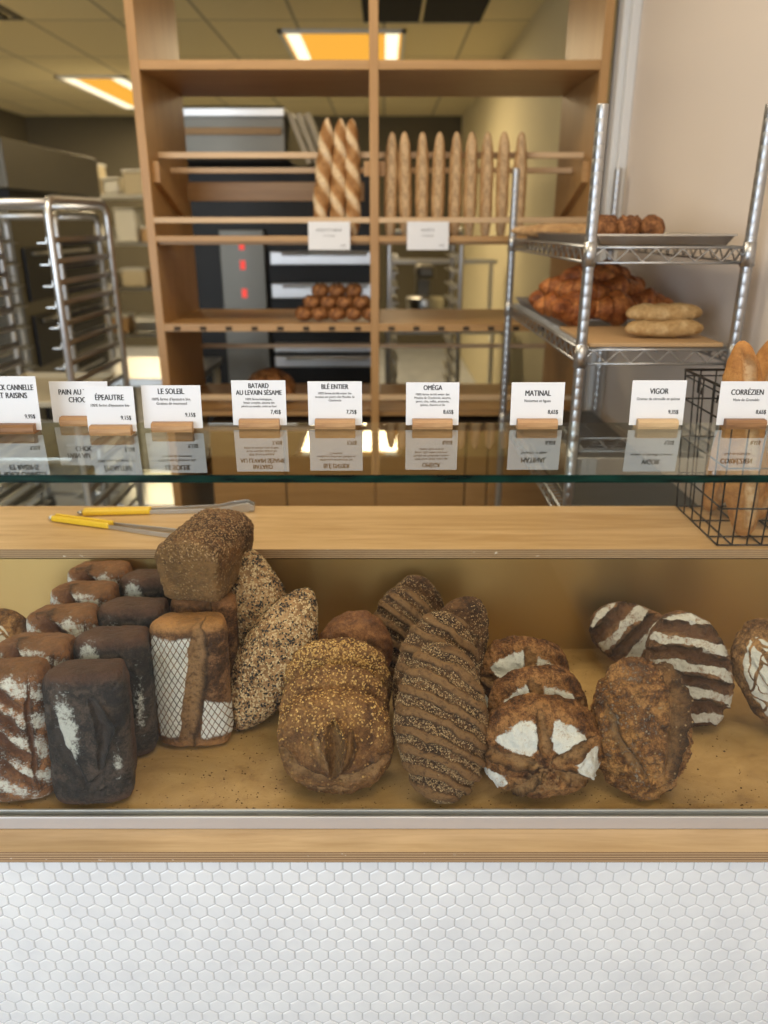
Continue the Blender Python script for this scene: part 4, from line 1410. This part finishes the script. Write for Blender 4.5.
stand(me, P, None, 22, 4, 635, 'rear round loaf of the floury star-cut trio', GI, 'I3', u=523, roll=-14)

# ---- rustic oval
def fl_r(U, V, W, q, sc):
    return sst(.0, .5, W) * .45 * nz(q, 50, 7) * sst(-.2, .5, U * -1 + .4)
P, F, at = shape_loaf(110, .0735, .1025, .052, 'batard', 101, .06, [([(.42, .92), (.62, .45), (.50, .0), (.22, -.55)], .12, .018, 1.1), ([(-.75, .45), (-.55, -.1), (-.1, -.62)], .07, .006, .8)], flour_fn=fl_r, fine=.010, grain=.003, taper=.10, bottom=.65)
stand(np_mesh('crust', P, F, at, BM['rustic']), P, None, 26, -4, None, 'rough blistered oval loaf with a curling open seam, front right', None, 'J', u=641, v_bot=802, roll=6)

# ---- flour-striped loaves
def fl_st(ph, n_):
    def f(U, V, W, q, sc):
        s = np.sin((V * 1.0 + U * .28 + .10 * U * U) * n_ + ph)
        return sst(.05, .3, W) * sst(.05, .45, s) * sst(1.02, .8, np.abs(U)) * (.70 + .45 * nz(q, 60, 2))
    return f
def striped(seed, n, a, b, c, nn, ph=0):
    cuts = []
    for k in range(-4, 5):
        v0 = (-PI / 2 - ph + 2 * PI * k) / nn
        if -1.1 < v0 < 1.1:
            cuts.append(([(-.9, v0 + .28 * .9 - .08), (0, v0), (.9, v0 - .28 * .9 - .08)], .085, .007, .5))
    P, F, at = shape_loaf(n, a, b, c, 'batard', seed, .05, cuts, flour_fn=fl_st(ph, nn), fine=.004, grain=.0016, taper=.06, bottom=.7)
    return np_mesh('crust', P, F, at, BM['stripe']), P
GK = 'oval loaves with flour stripes'
me, P = striped(111, 92, .0650, .0990, .054, 14.5)
stand(me, P, None, 24, -6, None, 'oval loaf ringed with wide flour stripes, standing behind the rough oval', GK, 'K1', u=690, v_bot=727, roll=16)
me, P = striped(113, 84, .0600, .1000, .050, 13.0, 1.0)
stand(me, P, None, 30, 6, 601, 'striped flour loaf lying sideways by the back panel on the right', GK, 'K2', u=641, roll=66)


# ================================================================ PASTRIES AND BAGUETTES BEHIND
# twisted baguettes in the left bay
def torsade_mesh(seed, L=.42, r=.0265):
    nu, nv = 130, 28
    s = np.linspace(0, 1, nu)[:, None]; th = np.linspace(0, 2 * PI, nv, endpoint=False)[None]
    env = np.clip(1 - np.abs(2 * s - 1) ** 5, .0, 1) ** .55 * (.86 + .14 * np.sin(s * PI))
    rad = r * env * (1 + .20 * np.abs(np.sin(th + s * 13)) + .0 * s)
    x = rad * np.cos(th); y = rad * np.sin(th); z = s * L + 0 * th
    P = np.stack([x, y, z], -1).reshape(-1, 3)
    P += (fbm(P, 60, 3, seed)[:, None] - .5) * .004
    i, j = np.meshgrid(np.arange(nu - 1), np.arange(nv), indexing='ij')
    j2 = (j + 1) % nv
    F = np.stack([i * nv + j, i * nv + j2, (i + 1) * nv + j2, (i + 1) * nv + j], -1).reshape(-1, 4).astype(np.int32)
    groove = (1 - np.abs(np.sin(th + s * 13))) ** 2 * np.ones_like(s)
    at = {'score': (sst(.70, .95, np.abs(np.sin(th + s * 13))) * np.ones_like(s)).ravel(), 'burnt': groove.ravel() * .8, 'crust': np.ones(len(P)), 'flour': (np.abs(np.sin(th + s * 13)) ** 6 * .3 * np.ones_like(s)).ravel()}
    return np_mesh('crust', P, F, at, BM['torsade'])
tm = torsade_mesh(1)
for k, nm in enumerate(('left', 'middle', 'right')):
    o = bpy.data.objects.new('baguette', tm)
    COL.objects.link(o)
    o.location = (-.246 + .066 * k, 3.066, 1.5492)
    o.rotation_euler = (math.radians(-3), math.radians(6.0), k * .6)
    o.rotation_euler.rotate_axis('Z', 0)
    tag(o, '%s twisted baguette of three standing in the left bay' % nm, 'baguette', 'twisted baguettes in the wooden shelving')
# plain baguettes in the right bay
bms = []
for sd_ in (1, 2, 3):
    cuts = [([(-.5, v + .07), (.5, v - .07)], .25, .002, .5) for v in (-.75, -.45, -.15, .15, .45, .75)]
    P, F, at = shape_loaf(44, .0250, .186, .0240, 'cigar', sd_, .07, cuts, fine=.002, taper=.12, bottom=.9)
    bms.append((np_mesh('crust', P, F, at, BM['baguette']), P))
ords = ['leftmost', 'second', 'third', 'fourth', 'fifth', 'sixth', 'seventh', 'eighth', 'ninth']
us = [391, 405, 422, 438, 455, 470, 486, 502, 519]
tops = [140, 139, 142, 143, 144, 147, 145, 144, 142]
for k in range(9):
    me, P = bms[k % 3]
    R = Matrix.Rotation(math.radians(rc.uniform(-1.2, 1.2)), 3, 'Y') @ Matrix.Rotation(math.radians(-3.5), 3, 'X') @ Matrix(((1, 0, 0), (0, 0, -1), (0, 1, 0))) @ Matrix.Rotation(PI * (k % 2), 3, 'Z') 
    Q = P @ np.array(R).T
    x = at_y(us[k], 190, 3.08).x
    zt_ = at_y(us[k], tops[k], 3.10).z
    o = put('baguette', me, R, Vector((x, 3.074, max(1.5485 - Q[:, 2].min(), zt_ - Q[:, 2].max()))), ('%s baguette %s in the right bay of the wooden shelving' % (ords[k], 'from the left' if k else 'of nine')), 'baguette', 'plain baguettes in the wooden shelving')
    o.location.z = 1.5485 - Q[:, 2].min()
# two baguettes lying on the ledge at right of bay, seen past the rack post
for k in range(2):
    me, P = bms[k]
    R = Matrix.Rotation(math.radians(78), 3, 'Z') @ Matrix.Rotation(PI / 2 * 0, 3, 'X')
    Q = P @ np.array(R).T
    put('baguette', me, R, Vector((.592, 2.60 - .085 * k, ZS1 + .0075 - Q[:, 2].min() )), ('front' if k else 'rear') + ' baguette lying flat on the top pan of the chrome rack', 'baguette', 'baguettes lying on the chrome rack')

# small rolls piled on the middle shelf
P, F, at = shape_loaf(22, .034, .040, .030, 'batard', 7, .05, [([(0, .6), (0, -.6)], .18, .004, .4)], taper=.1, bottom=.8)
rollm = np_mesh('crust', P, F, at, BM['roll'])
rows = [('bottom', 5, -.157, 0), ('middle', 4, -.138, 1), ('upper', 3, -.11, 2)]
num = ['first', 'second', 'third', 'fourth', 'fifth']
for (rn, n_, x0, lv) in rows:
    for k in range(n_):
        R = Matrix.Rotation(rc.uniform(-.4, .4), 3, 'Z')
        Q = P @ np.array(R).T
        x = -.185 + (k - (n_ - 1) / 2) * .0655
        put('bread_roll', rollm, R, Vector((x, 3.10 + .012 * lv + rc.uniform(-.006, .006), 1.2503 - Q[:, 2].min() + lv * .043 * .98 - (0 if lv == 0 else 0))), 'small brown roll, %s from the left in the %s layer of the pile' % (num[k], rn), 'bread roll', 'rolls piled on the wooden shelf')
# round dark loaf low on the shelving
P, F, at = shape_loaf(40, .105, .12, .085, 'boule', 9, .05, [([(-.5, 0), (.5, 0)], .15, .006, .5)], bottom=.5)
R = Matrix.Rotation(.3, 3, 'Z'); Q = P @ np.array(R).T
put('bread_loaf', np_mesh('crust', P, F, at, BM['roll']), R, Vector((at_y(270, 390, 3.2).x, 3.22, .9055 - Q[:, 2].min())), 'round dark brown loaf low in the left bay of the wooden shelving', 'loaf of bread')

# croissants
def croissant_mesh(seed, L=.080, r=.044):
    nu, nv = 96, 24
    s = np.linspace(-1, 1, nu)[:, None]; th = np.linspace(0, 2 * PI, nv, endpoint=False)[None]
    env = (1 - np.abs(s) ** 2.0) ** .62
    fr = np.abs(s) * 3.3
    step = 1 + .10 * (1 - (fr - np.floor(fr))) - .05
    rad = r * np.clip(env, .02, 1) * step
    ang = s * 1.05
    cx = L * np.sin(ang); cyy = L * .75 * (np.cos(ang) - 1)
    nx, ny = np.sin(ang), np.cos(ang)
    x = cx + nx * rad * np.cos(th); y = cyy + ny * rad * np.cos(th); z = rad * np.sin(th) * .80 * (1 + .35 * np.exp(-(s / .22) ** 2))
    P = np.stack([x, y, z], -1).reshape(-1, 3)
    P += (fbm(P, 40, 2, seed)[:, None] - .5) * .006
    i, j = np.meshgrid(np.arange(nu - 1), np.arange(nv), indexing='ij')
    j2 = (j + 1) % nv
    F = np.stack([i * nv + j, i * nv + j2, (i + 1) * nv + j2, (i + 1) * nv + j], -1).reshape(-1, 4).astype(np.int32)
    b = ((fr - np.floor(fr)) ** 6 * np.ones_like(th)).ravel()
    return np_mesh('crust', P, F, {'score': b * 0, 'burnt': b, 'crust': np.ones(len(P)), 'flour': b * 0}, BM['croissant']), P
cms = [croissant_mesh(1), croissant_mesh(2), croissant_mesh(3)]
lay = [  # x, y, level
    (.520, 2.130, 0), (.640, 2.150, 0), (.745, 2.215, 0), (.510, 2.255, 0), (.625, 2.275, 0), (.735, 2.345, 0), (.520, 2.385, 0), (.640, 2.405, 0), (.745, 2.48, 0),
    (.560, 2.200, 1), (.670, 2.240, 1), (.535, 2.325, 1), (.650, 2.355, 1), (.725, 2.42, 1), (.585, 2.275, 2), (.650, 2.32, 2)]
lv_n = ['bottom', 'second', 'top']
cnt = {0: 0, 1: 0, 2: 0}
oo = ['first', 'second', 'third', 'fourth', 'fifth', 'sixth', 'seventh', 'eighth', 'ninth']
for k, (x, y, lv) in enumerate(lay):
    me, P = cms[k % 3]
    R = Matrix.Rotation(rc.uniform(-.5, .5) + PI * (k % 2) * 1.0, 3, 'Z') @ Matrix.Rotation(rc.uniform(-.15, .15) if lv else .06, 3, 'Y')
    Q = P @ np.array(R).T
    put('croissant', me, R, Vector((x - .010, y, ZS2 + .0062 + lv * .036 - Q[:, 2].min())), 'glossy brown croissant, %s counted from the front in the %s layer of the heap' % (oo[cnt[lv]], lv_n[lv]), 'croissant', 'croissants heaped on the chrome rack')
    cnt[lv] += 1
# two floured breads on the board
P, F, at = shape_loaf(36, .030, .092, .023, 'batard', 17, .10, [([(0, .7), (0, -.7)], .2, .004, .3)], fine=.004, taper=.05, bottom=.8)
cb = np_mesh('crust', P, F, at, BM['ciabatta'])
for k in range(2):
    R = Matrix.Rotation(math.radians(88 + 5 * k), 3, 'Z') @ Matrix.Rotation(math.radians(0), 3, 'X')
    Q = P @ np.array(R).T
    put('small_bread', cb, R, Vector((.668, 1.875 + .012 * k, ZS2 + .0145 + k * .0345 - Q[:, 2].min())), ('upper' if k else 'lower') + ' of two small pale floured breads on the tan board', 'bread', 'pale breads on the chrome rack')
# small brown pastries on the top pan
P, F, at = shape_loaf(24, .031, .031, .034, 'boule', 27, .10, [([(-.5, .1), (.5, .1)], .2, .004, .6)], fine=.004, bottom=.9)
cp = np_mesh('crust', P, F, at, BM['bun'])
pl = [(.532, 1.98), (.590, 1.99), (.648, 1.985), (.558, 2.045), (.618, 2.05)]
for k, (x, y) in enumerate(pl):
    R = Matrix.Rotation(k * 1.1, 3, 'Z'); Q = P @ np.array(R).T
    put('bun', cp, R, Vector((x, y, ZS1 + .0062 - Q[:, 2].min())), 'small round brown bun, %s' % ['left in the front row on the top pan', 'centre of the front row on the top pan', 'right in the front row on the top pan', 'left in the back pair on the top pan', 'right in the back pair on the top pan'][k], 'bun', 'buns on the top pan of the chrome rack')

# ================================================================ PRICE CARDS ON THE GLASS
WOODS = [M['wood_block'], wood_mat('holder_walnut', (0.12, 0.05, 0.02), (0.34, 0.17, 0.07), 'X', 0.5, 3.0), wood_mat('holder_ash', (0.42, 0.27, 0.14), (0.62, 0.44, 0.25), 'X', 0.5, 3.0)]
def price_card(u0, u1, Y, lines, body, price, label, yaw=0.0, vtop=382, wood=0, partial=False):
    a = at_z(u0, 432, ZG); 
    k_ = Y
    pa, pb = at_y(u0, 405, Y), at_y(u1, 405, Y)
    w = pb.x - pa.x; xm = (pa.x + pb.x) / 2
    ztop = at_y(300, vtop, Y).z
    h = ztop - ZG - .0035
    t = thing('price_card', (xm, Y, ZG + .0002), label, 'price card', 'price cards standing on the glass shelf', (0, 0, math.radians(yaw)))
    tilt = math.radians(-4)
    card = MB().box(-w / 2, w / 2, -.0005, .0005, .0, h).build('card', M['paper'], t)
    card.location = (0, 0, .0036); card.rotation_euler = (tilt, 0, 0)
    hw = .0288
    mb = MB()
    # half-round wooden clip with a slot
    prof = [(-.011, .0), (-.0125, .004), (-.0125, .0095), (-.010, .0130), (-.0012, .0136), (-.0012, .003), (.0014, .003), (.0014, .0136), (.009, .0130), (.0125, .0095), (.0125, .004), (.011, 0)]
    vs = [(-hw, y, z) for y, z in prof] + [(hw, y, z) for y, z in prof]
    n = len(prof)
    fs = [(i, (i + 1) % n, n + (i + 1) % n, n + i) for i in range(n)]
    fs += [(0, 1, 2, 3, 4, 5), (6, 7, 8, 9, 10, 11), (0, 5, 6, 11)]
    fs += [tuple(n + i for i in f[::-1]) for f in [(0, 1, 2, 3, 4, 5), (6, 7, 8, 9, 10, 11), (0, 5, 6, 11)]]
    mb.add(vs, fs)
    hd = mb.build('wooden_holder', WOODS[wood], t)
    tsz = .0112 if len(body) < 3 else .0098
    bsz = .0056 if len(body) < 3 else .0046
    zc = h - .002 - tsz * .9 - (.007 if len(lines) + len(body) <= 2 else 0)
    y_ = -.0009
    holder = card
    for i, s in enumerate(lines):
        text_line(s, tsz, (0, y_, zc), holder, 'title', M['ink'], w * .86, .055, .78)
        zc -= tsz
    zc += .0022 if body else 0
    for s in body:
        text_line(s, bsz, (0, y_, zc), holder, 'description', M['ink'], w * .90, .02, .90)
        zc -= bsz * 1.1
    if price:
        text_line(price, .0082, (w * .30, y_, max(.0140, min(zc - .0030, .0165))), holder, 'price', M['ink'], None, .055, .80)
    return t
YC = 1.088
price_card(-13, 38, 1.060, ['BLACK CANNELLE', 'ET RAISINS'], [], '9,95$', 'price card reading CANNELLE RAISINS cut off at the left edge', vtop=377, wood=1)
price_card(51, 109, 1.105, ['PAIN AU TOUT', 'CHOCO'], [], '', 'price card reading PAIN AU, half hidden behind the ÉPEAUTRE card', vtop=382)
price_card(85, 134, 1.052, ['ÉPEAUTRE'], ["100% farine d'épeautre bio"], '9,15$', 'price card reading ÉPEAUTRE, standing slightly ahead of the others', vtop=387)
price_card(142, 201, 1.070, ['LE SOLEIL'], ["100% farine d'épeautre bio,", 'Graines de tournesol'], '9,15$', 'price card reading LE SOLEIL on the glass shelf', vtop=386)
price_card(232, 286, YC, ['BATARD', 'AU LEVAIN SÉSAME'], ['100% farine biologique,', 'levain complet, sésame bio', 'pétrie au moulin, cuite au four'], '7,45$', 'price card reading BATARD AU LEVAIN SÉSAME', vtop=381)
price_card(308, 362, YC, ['BLÉ ENTIER'], ['100% farine de blé entier bio', 'moulue sur pierre des Moulins de', 'Charlevoix'], '7,75$', 'price card reading BLÉ ENTIER on the glass shelf', vtop=382)
price_card(406, 459, YC, ['OMÉGA'], ['100% farine de blé entier des', 'Moulins de Charlevoix, sésame,', 'pavot, chia, millet, amarante,', 'quinoa, chanvre et lin'], '8,65$', 'price card reading OMÉGA on the glass shelf', vtop=383)
price_card(511, 564, YC, ['MATINAL'], ['Noisettes et figues'], '8,65$', 'price card reading MATINAL on the glass shelf', vtop=383)
price_card(631, 685, YC, ['VIGOR'], ['Graines de citrouille et quinoa'], '9,35$', 'price card reading VIGOR on the glass shelf', vtop=381, wood=2)
price_card(719, 773, YC, ['CORRÉZIEN'], ['Noix de Grenoble'], '8,65$', 'price card reading CORRÉZIEN in front of the wire basket', vtop=382, wood=1)

# ================================================================ TONGS on the rear counter
def tongs(x, y, yaw, label, L=.34):
    t = thing('serving_tongs', (x, y, ZT + .0006), label, 'tongs', 'yellow-handled tongs on the rear counter', (0, 0, yaw))
    for s in (-1, 1):
        mb = MB()
        z0 = .0008
        sp = .010 * s
        n = 14
        for i in range(n):
            pass
        pts_in = []
        # flat steel arm standing on edge
        xs = [0, .10, .20, .27, .30, .335]
        ys = [.002, .006, .010, .012, .013, .011]
        hs = [.008, .008, .009, .010, .016, .020]
        for i in range(len(xs) - 1):
            a, b = xs[i], xs[i + 1]
            vs = []
            for (xx, yy, hh) in ((a, ys[i], hs[i]), (b, ys[i + 1], hs[i + 1])):
                vs += [(xx, s * yy, z0), (xx, s * (yy + .0016), z0), (xx, s * (yy + .0016), z0 + hh), (xx, s * yy, z0 + hh)]
            mb.add(vs, [(0, 1, 5, 4), (1, 2, 6, 5), (2, 3, 7, 6), (3, 0, 4, 7), (0, 3, 2, 1), (4, 5, 6, 7)])
        # scalloped tip
        for q in range(4):
            mb.box(.330 + .004 * q, .334 + .004 * q, s * .004 if s > 0 else -.011, .011 if s > 0 else -.004, z0 + .0015 * (q % 2), z0 + .020 - .002 * q)
        mb.build('arm', M['chrome'], t, bevel=.0004)
        g_ = MB()
        ya, yb = sorted((s * .0018, s * .0105))
        g_.box(-.012, .128, ya, yb, .0004, .0125)
        g_.build('grip', M['yellow'], t, bevel=.003)
    MB().tube([(-.014, -.006, .006), (-.020, -.003, .006), (-.022, 0, .006), (-.020, .003, .006), (-.014, .006, .006)], .003, 8).build('hinge', M['chrome'], t, smooth=True)
    return t
a, b = at_z(52, 521, ZT), at_z(200, 541, ZT)
tongs(a.x + .015, a.y, math.atan2(b.y - a.y, b.x - a.x), 'front yellow-handled steel tongs, tips hidden behind the big grain loaf')
a, b = at_z(80, 515, ZT), at_z(258, 510, ZT)
tongs(a.x + .02, a.y, math.atan2(b.y - a.y, b.x - a.x), 'rear yellow-handled steel tongs with claw tips in view')

# ================================================================ WIRE BASKET with pale batards
BX0, BX1, BY0, BY1, BZ0, BZ1 = .634, .830, 1.350, 1.566, ZT + .0035, 1.325
t = thing('wire_basket', ((BX0 + BX1) / 2, (BY0 + BY1) / 2, ZT), 'black wire basket of upright loaves on the rear counter at right', 'basket')
cx, cy = (BX0 + BX1) / 2, (BY0 + BY1) / 2
x0, x1, y0, y1 = BX0 - cx, BX1 - cx, BY0 - cy, BY1 - cy
z0, z1 = .0030, BZ1 - ZT
fl = .018
mb = MB()
def ringp(z, e):
    return [(x0 - e, y0 - e, z), (x1 + e * .5, y0 - e, z), (x1 + e * .5, y1 + e * .4, z), (x0 - e, y1 + e * .4, z)]
mb.tube(ringp(z1, fl), .0028, 8, closed=True)
mb.tube(ringp(z1 - .012, fl * .95), .0016, 6, closed=True)
for z in (z0, z0 + .075, z0 + .155, z0 + .235):
    mb.tube(ringp(z, fl * (z - z0) / (z1 - z0)), .0018, 6, closed=True)
def lerp(a, b, k): return a + (b - a) * k
for k in range(8):
    x = lerp(x0, x1, k / 7)
    for (yy, sgn) in ((y0, -1), (y1, .4)):
        ex = lerp(-fl, fl * .5, k / 7)
        mb.tube([(x, yy, z0), (x + ex, yy + sgn * fl, z1)], .0016, 6)
    if k % 2: mb.tube([(x, y0, z0), (x, y1, z0)], .0016, 6)
for k in range(6):
    y = lerp(y0, y1, k / 5)
    for xx, sgn in ((x0, -1), (x1, .5)):
        ey = lerp(-fl, fl * .4, k / 5)
        mb.tube([(xx, y, z0), (xx + sgn * fl, y + ey, z1)], .0016, 6)
    if k % 2: mb.tube([(x0, y, z0), (x1, y, z0)], .0016, 6)
mb.build('basket_wires', M['basket_wire'], t, smooth=True)
for k in range(2):
    y = lerp(y0, y1, .3 + .35 * k)
    MB().tube([(x0 - fl, y, z1 + .003), (x0 - fl - .004, y, z1 - .002), (x0 - fl - .003, y, z1 - .030), (x0 - fl + .004, y, z1 - .034), (x0 - fl + .005, y, z1 - .02)], .0018, 6).build('hook', M['basket_wire'], t, smooth=True)
bl = []
for sd_ in (31, 32):
    cuts = [([(-.15, .82), (.15, .30)], .22, .006, .9), ([(-.15, .25), (.15, -.25)], .22, .006, .9), ([(-.15, -.3), (.15, -.82)], .22, .006, .9)]
    P, F, at = shape_loaf(64, .042, .190, .036, 'cigar', sd_, .05, cuts, fine=.002, taper=.22, bottom=.9)
    bl.append((np_mesh('crust', P, F, at, BM['corr']), P))
spots = [(.690, 1.528, 14, 0, 'rearmost'), (.698, 1.392, 13, 0, 'nearest the counter front'), (.745, 1.459, 7, 0, 'in the middle')]
for k, (x, y, ry, rx, nm) in enumerate(spots):
    me, P = bl[k % 2]
    R = Matrix.Rotation(math.radians(ry), 3, 'Y') @ Matrix.Rotation(math.radians(rx), 3, 'X') @ Matrix(((1, 0, 0), (0, 0, -1), (0, 1, 0))) @ Matrix.Rotation([0, .4, -.3, PI, 0, .5][k], 3, 'Z').to_4x4().to_3x3()
    Q = P @ np.array(R).T
    # x is where the lower tip rests
    tip = Q[np.argmin(Q[:, 2])]
    put('baguette', me, R, Vector((x - tip[0], y - tip[1], ZT + .0055 - Q[:, 2].min())), 'short golden batard, %s in the wire basket' % nm, 'loaf of bread', 'golden batards in the wire basket')
